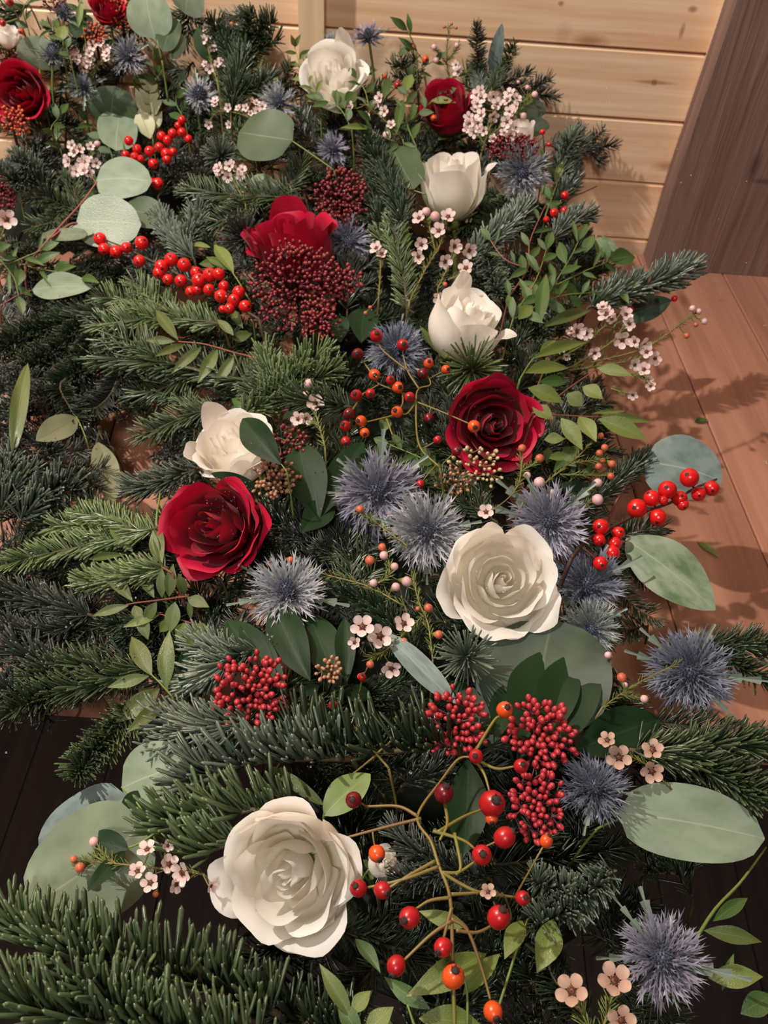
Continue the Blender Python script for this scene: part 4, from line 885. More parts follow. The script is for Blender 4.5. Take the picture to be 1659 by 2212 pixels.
wax('pale pink waxflowers reaching over the table on the right', [[(1180,790),(1260,745),(1300,710),(1330,695)],[(1200,800),(1290,780),(1370,760),(1430,730),(1470,700),(1500,680)],[(1230,800),(1330,785),(1380,775)],[(1240,790),(1320,740),(1350,700)],[(1300,800),(1370,810),(1395,815)],[(1320,840),(1365,852)]],
  X2, [(1496,667,8),(1509,673,7),(1521,694,8),(1503,701,6,'wax_bud_orange'),(1483,725,7,'wax_bud_orange')], .008, near=True, leaf_px=16, spread=.5)
X1 = [(905,471,16),(968,468,18),(948,498,18),(910,528,16),(904,554,16),(961,565,17),(981,532,18),(1013,541,18),(1007,579,18),(948,644,14)]
wax('small pink waxflowers hanging in front of the half-open white rose', [[(885,650),(920,580),(950,530),(958,485)],[(920,580),(906,558)],[(945,625),(970,572),(985,545)],[(968,605),(1005,585)],[(940,540),(925,480)]], X1, [(921,459,11),(938,469,13),(961,614,6,'wax_bud_orange')], .008, leaf_px=16, spread=.35)
wax('two small pink waxflowers beside the upright red rose', [[(818,640),(822,580),(820,545)]], [(813,536,16),(825,550,14)], [(790,676,5,'wax_bud_orange'),(800,664,5,'wax_bud_orange')], .006, leaf_px=14)
wax('cream pink waxflower above the left white rose', [[(702,965),(685,905),(668,850)],[(690,920),(655,905)]], [(681,870,20,(.1,.1)),(644,905,17,(-.4,.1)),(661,903,15,(0,-.5))], [(668,830,12),(661,852,9)], .006, leaf_px=22)
wax('fading brownish waxflowers right of the crimson skimmia', [[(1450,1705),(1400,1655),(1345,1625),(1310,1600)],[(1405,1660),(1412,1625)]], [(1337,1636,28,(0,0)),(1312,1599,20,(-.2,.4)),(1410,1620,24,(.1,.3)),(1408,1666,26,(.1,-.3))], [], .018, 'wax_tan', leaf_px=22)
wax('budded waxflower tip lying over the navy sea holly', [[(1300,1530),(1340,1500),(1385,1472),(1466,1432)],[(1340,1500),(1392,1510)],[(1350,1495),(1343,1465)]], [], [(1343,1464,12,'wax_bud_orange'),(1392,1510,10),(1314,1416,9),(1350,1480,7)], .014, leaf_px=20)
wax('three large brownish waxflowers beside the bottom right sea holly', [[(1290,2260),(1262,2200),(1240,2150)],[(1290,2260),(1312,2190),(1328,2130)],[(1290,2260),(1340,2220)]], [(1235,2141,36,(-.2,.2)),(1327,2118,38,(.2,.3)),(1342,2204,32,(.2,-.2))], [], .012, 'wax_tan', rpx=4, leaf_px=40)
wax('pink waxflowers with orange buds on the big pale leaf, front left', [[(438,1888),(380,1880),(270,1868),(200,1862),(175,1872)],[(230,1864),(195,1845),(172,1834)],[(250,1866),(220,1840),(203,1822)],[(210,1862),(160,1857)]],
  [(318,1835,22),(297,1882,20),(325,1907,22),(365,1867,22),(394,1885,27),(380,1910,20),(456,1914,16),(362,1827,14)], [(153,1830,9,'wax_bud_orange'),(173,1832,12,'wax_bud_orange'),(159,1857,10,'wax_bud_orange'),(173,1874,12,'wax_bud_orange'),(202,1819,12),(337,1930,8,'wax_bud_orange')], .012, rpx=3, leaf_px=26)
wax('dried pinkish waxflower caught in the front rose hips', [[(1090,1935),(1070,1930),(1056,1928)]], [(1054,1926,18,(0,.1))], [], .016, 'wax_tan', leaf_px=14)
def scatter(x0, x1, y0, y1, n, r, seed):
    rs = np.random.default_rng(seed); return [(rs.uniform(x0, x1), rs.uniform(y0, y1), r*rs.uniform(.75, 1.15)) for _ in range(n)]
wax('thick bunch of pink waxflowers right of the small far red rose', [[(1040,330),(1060,270),(1080,210)],[(1050,300),(1110,250),(1150,215)],[(1045,310),(1020,270)]], scatter(1008,1120,196,305,30,13,1), [(1155,205,8),(1140,190,6),(1130,250,8)], .006, near=False, leaf_px=14, rpx=1.6)
wax('pink waxflowers on the far wreath left of the scarlet berries', [[(210,400),(185,360),(160,330)],[(185,360),(205,325)]], scatter(140,220,310,375,13,13,2), [(142,338,6),(141,352,6),(158,365,6),(210,312,8)], .006, near=False, leaf_px=14, rpx=1.6)
wax('cream pink waxflowers right of the pale round leaf', [[(530,440),(510,400),(490,365)]], scatter(468,525,350,405,9,12,3), [(465,365,6),(470,378,6)], .008, near=False, leaf_px=14, rpx=1.6)
wax('thin waxflowers between the highest white rose and the red one', [[(870,300),(830,260),(790,225)],[(830,260),(820,210)],[(850,280),(840,295)]], [(757,232,13),(820,212,13),(830,240,12),(845,270,11),(812,225,9),(790,250,9)], [(835,292,9),(808,290,6)], .008, near=False, leaf_px=14, rpx=1.6)
wax('single pink waxflower at the left edge above leafy stems', [[(-10,540),(5,505),(14,480)]], [(14,474,22,(.1,0))], [], .008, leaf_px=18)
wax('pink waxflowers beside the spiky sea holly of the far wreath', [[(200,190),(195,150),(190,120)],[(195,160),(225,125)]], scatter(150,235,80,150,15,10,4), [], .004, near=False, leaf_px=12, rpx=1.5)
wax('pink waxflowers below the top round leaves of the far wreath', [[(470,180),(455,130),(445,80)],[(460,150),(480,120)]], scatter(425,490,55,150,16,10,5), [(500,52,5,'wax_bud_orange')], .004, near=False, leaf_px=12, rpx=1.5)
wax('cream waxflowers between far round leaf and grey sea holly', [[(575,290),(540,255),(480,240),(450,262)]], scatter(450,570,215,270,14,9,6), [], .004, near=False, leaf_px=12, rpx=1.5)
wax('budding waxflower twigs above the small far red rose', [[(975,190),(965,130),(970,60)],[(967,140),(940,105)],[(968,130),(990,100)],[(975,170),(1020,150)]], [(990,155,13),(985,140,10)], [(938,102,7),(943,130,7),(987,98,6),(960,58,4,'wax_bud_orange'),(975,52,4,'wax_bud_orange'),(985,60,4,'wax_bud_orange'),(1018,205,6)], .004, near=False, leaf_px=14, rpx=1.5)
wax('waxflower twig against the wall at the far right', [[(1080,270),(1110,235),(1150,205)],[(1060,180),(1090,140),(1112,110)]], [], [(1155,207,6),(1143,192,5),(1120,178,4),(1112,108,5),(1105,125,4),(1085,160,4)], .002, near=False, leaf_px=22, rpx=1.6)

# ------------------------------------------------------------------ eucalyptus and single big leaves
def euc(label, stem, leaves, dz=0.0, stem_mat='twig_red', rpx=2.2, kind='round', bend=.10, cat='eucalyptus'):
    return sprig(label, stem, leaves, 'euc', dz, stem_mat, rpx, kind, 'eucalyptus_sprig', cat, bend)
euc('big round dark eucalyptus leaf on a stem left of the domed skimmia', [[(722,368),(690,345),(632,305)]], [(632,303,516,286,128,.004,'euc_green')], .012, 'twig_green')
euc('upright oval eucalyptus leaf touching the half-open white rose', [[(920,420),(895,412)]], [(895,408,848,318,86,0,'euc_green'),(905,345,865,325,40,-.004,'euc_green')], .006, 'twig_green')
euc('round green eucalyptus leaf standing before a white-edged sprig', [[(270,340),(262,290),(245,262)]], [(242,270,250,186,106,.004,'euc_green'),(250,325,262,240,84,-.008,'euc')], .008, 'twig_green')
euc('red-stemmed eucalyptus with pale leaves, one glittering with water', [[(55,575),(120,500),(175,440),(210,392)],[(110,515),(150,485),(168,482)],[(175,445),(200,440)]],
    [(208,390,328,392,92,.006,'euc'),(165,481,305,485,112,.006,'euc_wet'),(265,450,360,480,76,-.012,'euc_green'),(190,505,90,510,30,-.006,'olive'),(200,505,150,490,22,-.006,'euc')], .014, rpx=3)
euc('long pale leaf with striped shadows at the left', [[(0,662),(35,640),(72,626)]], [(70,626,200,620,62,.004,'euc')], .012, 'twig_red', 2, 'oval')
euc('grey-green leaves sticking up at the top of the far wreath', [[(350,130),(340,90),(335,70)],[(370,130),(385,60)]], [(335,84,315,-20,96,.004,'euc'),(352,110,380,40,50,0,'euc_green'),(400,30,420,-40,80,.004,'euc'),(395,75,370,130,30,0,'euc')], .004, 'twig_green')
euc('round grey leaf behind the sea holly cone near the far red rose', [[(90,190),(85,150)]], [(88,150,90,78,92,0,'euc'),(150,70,200,40,40,0,'euc_green')], -.004, 'twig_green')
euc('folded round leaf among the pink waxflowers at the top', [[(470,160),(455,120)]], [(470,120,425,60,70,0,'euc_green')], 0, 'twig_green')
euc('blue-grey eucalyptus leaf over the table behind the scarlet berries', [[(1330,1085),(1370,1020),(1392,1000)]], [(1392,998,1560,1040,150,.0,'euc_blue')], -.004, 'twig_red', 2.6, 'round')
euc('long mottled eucalyptus leaf drooping on the table at the right', [[(1330,1180),(1352,1168)]], [(1352,1164,1545,1318,118,-.006,'euc_mott')], 0, 'twig_red', 2.6, 'oval', .2)
euc('large pale rounded leaf at the lower right edge', [[(1290,1790),(1345,1765)]], [(1335,1755,1652,1812,158,.004,'euc')], 0, 'twig_green', 3, 'round', .05)
euc('broad dark eucalyptus leaf behind the skimmia leaves', [[(1150,1620),(1160,1560)]], [(1165,1585,1195,1338,290,.004,'euc_dark')], -.012, 'twig_green', 3, 'round')
euc('three overlapping big pale eucalyptus leaves at the front left', [[(330,1800),(300,1740),(262,1700)],[(330,1800),(312,1782)]],
    [(312,1780,60,1960,236,0,'euc'),(275,1720,85,1850,150,-.014,'euc_blue'),(263,1702,420,1650,140,.002,'euc'),(275,1770,330,1720,76,-.006,'skim')], -.004, 'twig_green', 3)
euc('narrow grey leaf seen edge on between waxflowers and fir tuft', [[(975,1520),(960,1495)]], [(985,1520,830,1365,54,.006,'euc_blue')], .002, 'twig_green', 3, 'oval')
euc('dark oval leaf under the fir tip on the table', [[(1330,700),(1350,690)]], [(1345,690,1450,648,52,0,'euc_dark')], -.03, 'twig_green', 2, 'oval')
euc('slim grey leaf standing upright against the pine wall', [[(1062,210),(1062,160)]], [(1062,165,1085,50,30,0,'euc_blue')], 0, 'twig_green', 1.6, 'oval')
euc('two dark round leaves at the far right edge by the wall', [[(1120,300),(1140,250)]], [(1120,260,1172,222,58,0,'euc_dark'),(1130,290,1182,262,50,.002,'euc_dark')], -.008, 'twig_green', 1.6)
euc('pale leaf peeping through the fir right of the cream waxflowers', [[(590,450),(570,430)]], [(568,425,570,375,56,0,'euc')], -.01, 'twig_green', 1.6)
euc('dull yellowish leaf on its own at the left', [[(185,945),(175,920),(165,900)]], [(165,902,78,952,60,.004,'dull')], .01, 'twig_green', 2, 'oval')
euc('long dull leaf hanging into the hollow at the left', [[(215,935),(222,950)],[(215,930),(175,1085)]], [(212,955,242,1095,58,-.004,'dull')], .0, 'twig', 2, 'oval')
euc('curled long green leaf standing at the left edge', [[(10,1010),(25,975)]], [(28,985,60,785,34,.012,'olive')], .006, 'twig_green', 3, 'oval', .25)
euc('small round dark leaves at the left edge of the far wreath', [[(40,400),(45,375)]], [(48,392,42,342,46,.002,'euc_dark')], .002, 'twig_green', 1.6)
euc('small dark round leaf over the big pale leaves at the front left', [[(335,1800),(300,1822),(275,1832)]], [(277,1834,185,1810,58,.004,'skim'),(270,1838,190,1925,40,.004,'skim')], .01, 'twig_green', 3.4, 'oval')
euc('pale-edged green leaf at the back of the front white rose', [[(700,1760),(703,1745)]], [(700,1762,800,1672,74,.004,'sepal'),(700,1740,585,1655,28,.006,'olive')], -.004, 'twig_green', 3, 'oval')

# ------------------------------------------------------------------ leafy sprigs
sprig('dark leaf lying across the left white rose', [[(620,1020),(606,1000)]], [(608,1004,524,904,66,.004,'skim')], 'skim', .034, 'twig_green', 2, 'ovate')
sprig('olive sprig with drops, left of the long berry sprig', [[(560,775),(500,760),(440,743),(385,738)]], [(385,735,337,670,26),(378,738,314,735,20),(398,744,335,770,20),(435,750,370,807,24),(470,755,427,828,28),(505,770,462,835,24),(505,725,470,690,20)], 'olive', .016, 'twig_red', 2.4)
sprig('pale green sprig tucked between scarlet berries and red rose', [[(540,650),(510,600),(480,560)]], [(505,590,463,528,30,None,'lime'),(455,535,412,528,14,None,'lime'),(490,570,430,570,22),(500,585,445,555,18),(525,710,495,665,20),(545,720,500,730,24)], 'olive', .004, 'twig_green', 2)
sprig('red-stemmed green sprig below the wet red rose', [[(405,1288),(340,1297),(290,1303),(262,1310)]], [(278,1308,200,1330,22),(290,1308,303,1345,24),(300,1330,320,1382,28),(338,1300,310,1345,26),(378,1300,367,1368,34),(405,1292,452,1312,28),(410,1290,412,1340,14),(333,1292,290,1210,32),(287,1300,220,1212,34),(350,1292,350,1225,22),(365,1290,374,1218,26),(400,1283,385,1238,22)], 'olive', .014, 'twig_red', 2.6)
sprig('small olive sprig left of the wet red rose', [[(372,1238),(330,1215),(284,1196)]], [(287,1193,238,1110,36),(272,1197,190,1208,18),(295,1205,205,1245,24),(340,1215,330,1145,22),(330,1222,300,1262,24)], 'olive', .014, 'twig_red', 2.6)
sprig('green sprig with broad leaves pointing down left, beside the crimson skimmia', [[(372,1505),(350,1480),(325,1455)]], [(328,1460,284,1375,40),(360,1490,366,1362,38),(322,1460,232,1485,28),(345,1487,250,1562,46),(352,1520,275,1582,32),(440,1355,400,1402,26),(395,1490,400,1400,30,None,'skim')], 'olive', .016, 'twig_green', 3)
sprig('small lime sprig right of the red-stemmed one', [[(455,1365),(410,1345),(340,1325)]], [(405,1345,378,1378,26),(420,1350,455,1372,22),(345,1328,265,1355,22),(370,1336,345,1365,24)], 'lime', .01, 'twig_red', 2.2)
sprig('pale stalk with a leaf standing by the wet red rose', [[(348,1235),(338,1130),(346,1066)]], [(338,1130,350,1225,24,None,'olive')], 'olive', .012, 'twig_green', 4)
sprig('lime sprig right of the closed white rose', [[(1124,818),(1152,775),(1200,738)]], [(1150,775,1268,740,28),(1134,806,1228,795,36),(1140,838,1217,870,38),(1165,770,1200,735,22)], 'lime', .016, 'twig_green', 2.6)
sprig('glossy lime sprig above the orange waxflower buds', [[(1150,905),(1220,845),(1290,797)]], [(1290,795,1366,812,28),(1258,835,1302,862,34),(1225,850,1258,878,36),(1165,825,1225,825,26,None,'green'),(1150,880,1195,906,34)], 'lime', .014, 'twig_red', 2)
sprig('lime sprig with long leaves pointing at the table', [[(1150,892),(1210,897),(1300,901)]], [(1295,900,1408,912,20),(1292,905,1397,950,42),(1280,893,1352,888,10),(1250,900,1288,955,36),(1212,903,1258,972,36),(1175,950,1220,948,26),(1185,990,1228,985,20)], 'lime', .012, 'twig_red', 2.2)
sprig('tangle of twining green stems right of the closed white rose', [[(1108,690),(1150,645),(1250,592),(1312,566)],[(1112,688),(1200,642),(1280,632),(1350,622)],[(1112,680),(1130,650),(1160,600),(1180,540)],[(1170,660),(1230,560),(1250,520)]], [(1318,560,1285,512,30),(1335,562,1300,508,26),(1262,548,1282,508,24),(1312,562,1372,556,40),(1165,705,1180,592,30,None,'green'),(1170,708,1278,670,26,None,'olive'),(1120,690,1150,660,30,None,'lime')], 'green', .012, 'twig_green', 2, auto=(46,20,26,48))
sprig('red-brown twining stem below the hanging sea holly', [[(1100,640),(1140,580),(1145,520),(1180,440)],[(1140,580),(1090,560),(1060,520)]], [], 'green', .008, 'twig_red', 2, auto=(40,17,30,45))
sprig('green leaves right of the hanging sea holly against the wall', [[(1180,460),(1195,420),(1205,390)],[(1170,420),(1185,370)]], [(1200,398,1215,348,18,None,'lime'),(1190,380,1168,318,20,None,'lime'),(1190,430,1170,400,18),(1205,450,1180,440,16)], 'green', .012, 'twig_green', 1.8)
sprig('lime leaves under the front rose hips', [[(1010,2230),(1005,2120),(960,2040)],[(1060,2230),(1120,2040),(1140,1985)],[(900,2230),(880,2170)]], [(1128,1988,1090,2072,44),(1196,1985,1160,2102,60),(1010,2002,905,1968,34),(1050,2060,878,2152,64),(905,2200,1040,2215,60),(768,2028,822,2102,30,None,'green'),(850,2215,790,2225,60),(1000,2150,1080,2060,40),(930,2180,830,2110,36,None,'green')], 'lime', -.004, 'twig_green', 4, bend=.2)
sprig('leaf with an orange tip at the bottom, below the front white rose', [[(770,2240),(755,2200)]], [(760,2200,690,2082,36,None,'olive'),(760,2190,800,2140,34,None,'lime'),(780,2240,730,2160,40,None,'green'),(790,2235,850,2175,44,None,'lime')], 'olive', 0, 'twig_green', 4, bend=.2)
sprig('long leafy stem curving in the dark bottom right corner', [[(1480,2070),(1540,1970),(1600,1905),(1655,1830)]], [(1540,1990,1615,1940,30,None,'green'),(1520,2010,1645,2035,36,None,'olive'),(1530,2112,1648,2110,48,None,'lime'),(1600,2190,1670,2150,50,None,'green'),(1560,2140,1585,2060,20,None,'green')], 'green', -.01, 'twig_green', 5, bend=.15)
sprig('fine pinnate lime sprig against the wall, left of the highest rose', [[(690,215),(655,160),(636,100)],[(600,200),(575,160),(560,140)]], [], 'lime', .0, 'twig_green', 1.4, auto=(30,11,14,55))
sprig('upright green leaves behind the highest sea holly', [[(900,110),(885,75),(868,48)]], [(880,66,842,36,18),(888,72,880,28,12),(890,105,860,115,18),(895,110,860,80,14)], 'green', 0, 'twig_green', 1.6)
sprig('bright green leaves around the small far red rose', [[(900,320),(875,250),(880,170),(940,130)],[(890,260),(930,222),(960,205)],[(860,310),(790,280)]], [(930,218,985,222,18,None,'lime'),(870,215,855,292,22),(800,278,735,276,16,None,'lime'),(875,200,890,160,24,None,'lime'),(840,170,830,215,22)], 'green', .01, 'twig_green', 1.8, auto=(34,15,20,50))
sprig('green leaves below the highest white rose', [[(760,280),(735,235),(700,215)],[(800,260),(790,200),(770,170)]], [(700,215,660,205,16),(745,235,720,195,30),(745,225,770,200,26)], 'green', .006, 'twig_green', 1.6, auto=(32,15,20,50))
sprig('white-edged variegated sprig behind the green round leaf', [[(330,300),(325,240),(312,180)]], [(322,200,340,168,22),(325,195,300,170,20),(322,225,348,195,22),(322,225,300,190,20),(326,250,352,215,24),(322,255,292,190,26),(330,280,350,240,30),(325,300,300,235,44),(320,180,285,165,22,None,'green')], 'varieg', -.004, 'twig_green', 1.6, bend=.2)
sprig('leafy green stems at the left edge under the pale leaves', [[(-10,540),(60,575),(140,590),(175,600)],[(0,560),(30,600),(40,640)],[(20,570),(90,540)]], [(75,570,130,545,22),(118,590,165,575,20),(45,580,38,618,24),(125,590,128,640,14)], 'green', .014, 'twig_green', 1.8, auto=(46,20,34,45))
sprig('pale green leaves at the very top left corner', [[(60,60),(50,20),(70,-10)]], [], 'green', .004, 'twig_green', 1.4, auto=(32,14,18,50))
sprig('lime leaves left of the rusty seed heads', [[(150,120),(130,70),(110,60)]], [(130,90,140,55,26,None,'lime')], 'green', .004, 'twig_green', 1.4, auto=(32,14,18,50))
sprig('thin green leaves below the cut red rose', [[(180,60),(175,20),(160,-20)]], [(170,60,178,-5,14,None,'lime')], 'green', .004, 'twig_green', 1.4, auto=(32,14,18,50))
for st_, lb_ in [([(130,320),(110,280),(130,250)],'dim green leaves right of the far left red rose'),([(240,330),(220,290),(190,260)],'dim green leaves left of the round green leaf'),([(340,180),(330,120),(340,90)],'dim green leaves right of the spiky far sea holly'),([(400,260),(380,220),(390,180)],'dim green leaves above the far scarlet berries'),([(100,460),(130,430),(180,420)],'dim green leaves left of the glittering wet leaf')]:
    sprig(lb_, [st_], [], 'green', -.004, 'twig_green', 1.4, auto=(36,16,18,50))
sprig('low green leaves between the rose hips and the left white rose', [[(640,880),(590,870),(530,880)],[(600,870),(570,900)]], [(545,880,500,862,26),(570,900,550,920,24)], 'green', -.004, 'twig_green', 2, auto=(40,18,28,45))
sprig('dark green leaves under the hips near the right red rose', [[(950,1010),(900,985),(840,960)],[(900,985),(870,1010)]], [(940,985,900,1005,30),(830,960,800,990,24),(835,900,825,935,28)], 'green', -.004, 'twig_green', 2, auto=(40,20,30,45))
sprig('dark leaves in the shade right of the open red rose', [[(1190,1080),(1230,1040),(1270,1010)],[(1180,1000),(1210,985)]], [(1180,985,1220,1000,30),(1200,1050,1300,1075,40,None,'skim'),(1195,1020,1260,960,30)], 'green', -.012, 'twig_green', 2, auto=(42,22,30,45))
for i, (lf, lb) in enumerate([((1505,1170,1553,1205,20),'fallen green leaf lying on the table right of the berries'),((1500,912,1530,906,16),'tiny green leaf scrap on the table above the blue-grey leaf')]):
    b = PZ(lf[0], lf[1], .0012); t2 = PZ(lf[2], lf[3], .0012); th = thing('fallen_leaf', lb, 'leaf', b); put_leaf(th, 'blade', M['lime' if i == 0 else 'green'], 'lance', b, t2, lf[4]*mpp(b), b, n=(0, 0, 1), bend=.06)

# ------------------------------------------------------------------ fir, the ones that can be told apart
F = [
 ('thick noble fir branch filling the bottom left corner', [(600,2190),(460,2130),(260,2085),(60,2040)], 110, 'fir', 'row', -.004, []),
 ('second noble fir branch along the bottom edge at the left', [(600,2290),(400,2240),(180,2200),(-20,2170)], 112, 'fir', 'row', .012, [[(330,2240),(240,2160),(160,2120)]]),
 ('dark noble fir below the front white rose', [(780,2250),(680,2215),(580,2190),(480,2180)], 96, 'fir_dark', 'row', -.02, []),
 ('noble fir at the left edge under the big pale leaves', [(220,2100),(140,2060),(60,2020),(-20,2000)], 92, 'fir', 'row', .002, []),
 ('noble fir tip at the upper left of the front white rose', [(640,1730),(540,1750),(420,1775),(325,1800)], 92, 'fir', 'row', .006, [[(540,1800),(450,1840),(390,1840)]]),
 ('upright-needled fir row under the crimson skimmia', [(760,1640),(640,1640),(520,1655),(390,1700)], 92, 'fir_blue', 'row', .002, []),
 ('bluish fir branch left below the crimson skimmia', [(560,1560),(480,1570),(400,1570),(330,1560)], 66, 'fir_blue', 'noble', .0, [[(430,1570),(380,1610),(345,1625)]]),
 ('long-needled dark fir behind the tiny brown skimmia', [(980,1600),(880,1620),(760,1625),(620,1600)], 105, 'fir_dark', 'row', -.002, []),
 ('fir branch left of the crimson skimmia', [(560,1400),(490,1430),(430,1470),(395,1480)], 58, 'fir_blue', 'noble', -.006, [[(500,1420),(450,1400),(425,1390)]]),
 ('flat fir spray at the left with a hanging side shoot', [(330,1440),(230,1470),(120,1500),(25,1535)], 58, 'fir', 'noble', .01, [[(290,1520),(230,1590),(165,1680)],[(230,1440),(150,1440),(60,1470)]]),
 ('hanging fir shoot beside the dark gap at the left', [(330,1520),(280,1560),(220,1620),(160,1660)], 52, 'fir_pale', 'flat', .008, []),
 ('light green flat fir tip pointing left beyond the wet red rose', [(340,1140),(250,1165),(130,1190),(15,1218)], 46, 'fir_pale', 'flat', .014, [[(240,1160),(170,1135),(110,1140)],[(300,1150),(240,1120),(170,1110)]]),
 ('fir shoot under the light green flat fir tip', [(360,1225),(300,1240),(230,1255),(172,1262)], 44, 'fir_pale', 'noble', .012, []),
 ('shaded grey fir at the left edge, lower one', [(200,1480),(120,1450),(30,1400)], 62, 'fir_grey', 'noble', .0, [[(110,1500),(50,1500),(0,1490)]]),
 ('shaded grey fir at the left edge, upper one', [(200,1330),(120,1310),(40,1290),(-20,1290)], 52, 'fir_grey', 'noble', .0, [[(160,1350),(90,1370),(10,1360)]]),
 ('bluish fir bough at the left edge level with the hollow', [(40,1130),(80,1080),(130,1050),(165,1060)], 56, 'fir_blue', 'noble', .0, [[(0,1110),(30,1050),(70,1020)],[(-10,1080),(10,1030),(20,990)]]),
 ('frosty fir tip above the wet red rose', [(430,1010),(380,1030),(330,1050),(285,1062)], 48, 'fir_blue', 'noble', .004, []),
 ('fir bough left of the olive sprig with drops', [(560,830),(440,800),(320,780),(190,770)], 58, 'fir', 'flat', .004, [[(420,800),(350,840),(290,850)],[(360,780),(290,740),(230,735)]]),
 ('fir bough below the long berry sprig', [(480,700),(400,690),(300,690),(200,705)], 46, 'fir_pale', 'flat', .004, [[(390,690),(330,640),(290,610)],[(350,690),(280,650),(210,640)]]),
 ('dark fir at the left edge below the striped leaf', [(250,680),(170,690),(80,720),(0,760)], 46, 'fir_dark', 'noble', .0, [[(180,700),(120,760),(60,800)],[(200,720),(180,790),(150,830)]]),
 ('dark fir at the left of the hollow', [(180,800),(130,830),(150,880),(170,910)], 44, 'fir_dark', 'flat', .004, [[(140,850),(90,860),(40,880)]]),
 ('fir shoot hanging over the hollow', [(260,800),(240,850),(210,880),(180,890)], 42, 'fir_grey', 'flat', .006, []),
 ('fir branch pointing right under the dark red skimmia', [(520,900),(590,860),(650,800),(700,765)], 54, 'fir_pale', 'noble', .004, [[(600,850),(580,800),(575,770)],[(640,820),(680,820),(720,800)]]),
 ('fir branch above the left white rose', [(760,880),(690,870),(620,860),(545,850)], 48, 'fir', 'noble', .004, [[(660,870),(600,830),(560,815)]]),
 ('fir branch beside the left white rose pointing left', [(470,880),(400,900),(350,925),(300,940)], 44, 'fir', 'flat', .0, [[(420,890),(390,860),(350,850)]]),
 ('dense dark fir tip standing left of the upright oval leaf', [(875,490),(850,420),(815,350),(790,300)], 40, 'fir_dark', 'noble', .006, []),
 ('yellowish fir stalk between the hanging pink waxflowers', [(880,670),(872,600),(858,530),(850,470)], 38, 'fir_pale', 'flat', .004, [[(865,560),(830,530),(820,500)]]),
 ('large-needled fir right of the pale round leaf', [(660,430),(580,425),(490,420),(400,410)], 46, 'fir', 'flat', .004, [[(560,420),(520,460),(470,480)],[(600,430),(640,380),(650,350)]]),
 ('fir tips below the glittering wet leaf', [(420,560),(380,520),(340,470)], 40, 'fir_blue', 'noble', .002, [[(390,540),(420,490),(430,450)]]),
 ('dense dark fir standing up at the top against the wall', [(500,260),(510,180),(530,100),(545,30)], 40, 'fir_dark', 'noble', .0, [[(525,130),(570,100),(600,85)],[(520,150),(480,80),(455,50)],[(530,110),(575,60),(590,45)],[(515,200),(560,190),(580,170)]]),
 ('slim upright fir tip right of the small far red rose', [(1040,230),(1034,170),(1030,110),(1028,52)], 24, 'fir_blue', 'noble', .0, []),
 ('short fir tip against the wall boards', [(1060,200),(1085,150),(1112,95)], 22, 'fir', 'noble', .0, []),
 ('stout noble fir tip pointing right above the table', [(1270,665),(1340,635),(1420,610),(1494,578)], 48, 'fir_blue', 'noble', .004, []),
 ('fir tip against the wall by the single red berry', [(1200,400),(1215,350),(1228,310),(1240,296)], 34, 'fir_blue', 'noble', .0, [[(1210,370),(1240,330),(1255,305)]]),
 ('fir tip against the wall by the bare dark twig', [(1190,520),(1220,490),(1250,470),(1276,468)], 34, 'fir_blue', 'noble', .0, [[(1200,440),(1230,400),(1240,370)]]),
 ('fir branch at the right edge above the pale rounded leaf', [(1360,1620),(1440,1630),(1540,1665),(1650,1705)], 66, 'fir', 'noble', .010, [[(1440,1630),(1540,1610),(1640,1610)],[(1520,1660),(1580,1700),(1640,1730)]]),
 ('dark fir at the right edge behind the navy sea holly', [(1480,1400),(1560,1395),(1620,1395),(1680,1400)], 48, 'fir_dark', 'noble', .0, [[(1540,1400),(1600,1440),(1650,1470)]]),
 ('dim fir below the navy sea holly', [(1400,1560),(1490,1570),(1580,1590),(1680,1620)], 50, 'fir_dark', 'flat', .0, []),
 ('dark thin fir behind the blue-grey leaf', [(1260,1100),(1310,1060),(1360,1020),(1395,990)], 40, 'fir_dark', 'noble', -.01, []),
 ('fir under the right winterberries', [(1230,1150),(1310,1170),(1370,1150),(1430,1140)], 40, 'fir_dark', 'flat', -.012, [[(1300,1170),(1360,1220),(1400,1260)],[(1290,1200),(1360,1300),(1420,1340)]]),
 ('silvery fir right of the front rose hips', [(1330,1880),(1270,1930),(1220,1970),(1150,2000)], 58, 'fir_blue', 'noble', -.01, [[(1270,1930),(1200,1920),(1150,1900)]]),
 ('shaded fir behind the front rose hips', [(1060,1900),(980,1880),(900,1840),(850,1790)], 50, 'fir_grey', 'noble', -.02, [[(980,1880),(900,1900),(860,1900)]]),
 ('grey fir at the left edge under the far red rose', [(110,430),(80,380),(40,350)], 38, 'fir_blue', 'noble', .002, [[(80,390),(30,390),(0,370)]]),
 ('fir shoot left of the red eucalyptus stem', [(200,470),(150,450),(100,430),(60,430)], 34, 'fir', 'flat', .002, [[(140,450),(110,480),(70,490)],[(160,450),(160,410),(140,390)]]),
 ('fir between the swirled white rose and hanging waxflower buds', [(900,1420),(830,1330),(760,1290),(690,1290)], 46, 'fir_dark', 'noble', -.02, []),
 ('fir under the right red rose', [(1010,1000),(960,960),(900,930)], 42, 'fir_dark', 'noble', -.02, [[(960,960),(980,880),(960,830)]]),
 ('fir needles right of the hanging sea holly stalk', [(1010,560),(1060,520),(1110,480),(1130,450)], 42, 'fir_blue', 'noble', -.006, [[(1050,530),(1060,590),(1080,640)]]),
 ('grey fir beside the front sea holly', [(1280,2210),(1200,2120),(1180,2060)], 60, 'fir_dark', 'flat', -.03, []),
]
for i, (lb, poly, npx, mt, st, dz, lats) in enumerate(F):
    fir(lb, poly, npx, mt, st, dz, lats, i, 1.25 if st == 'noble' else .85, .15 if npx > 75 else (.14 if mt in ('fir_blue', 'fir_pale') else .12))
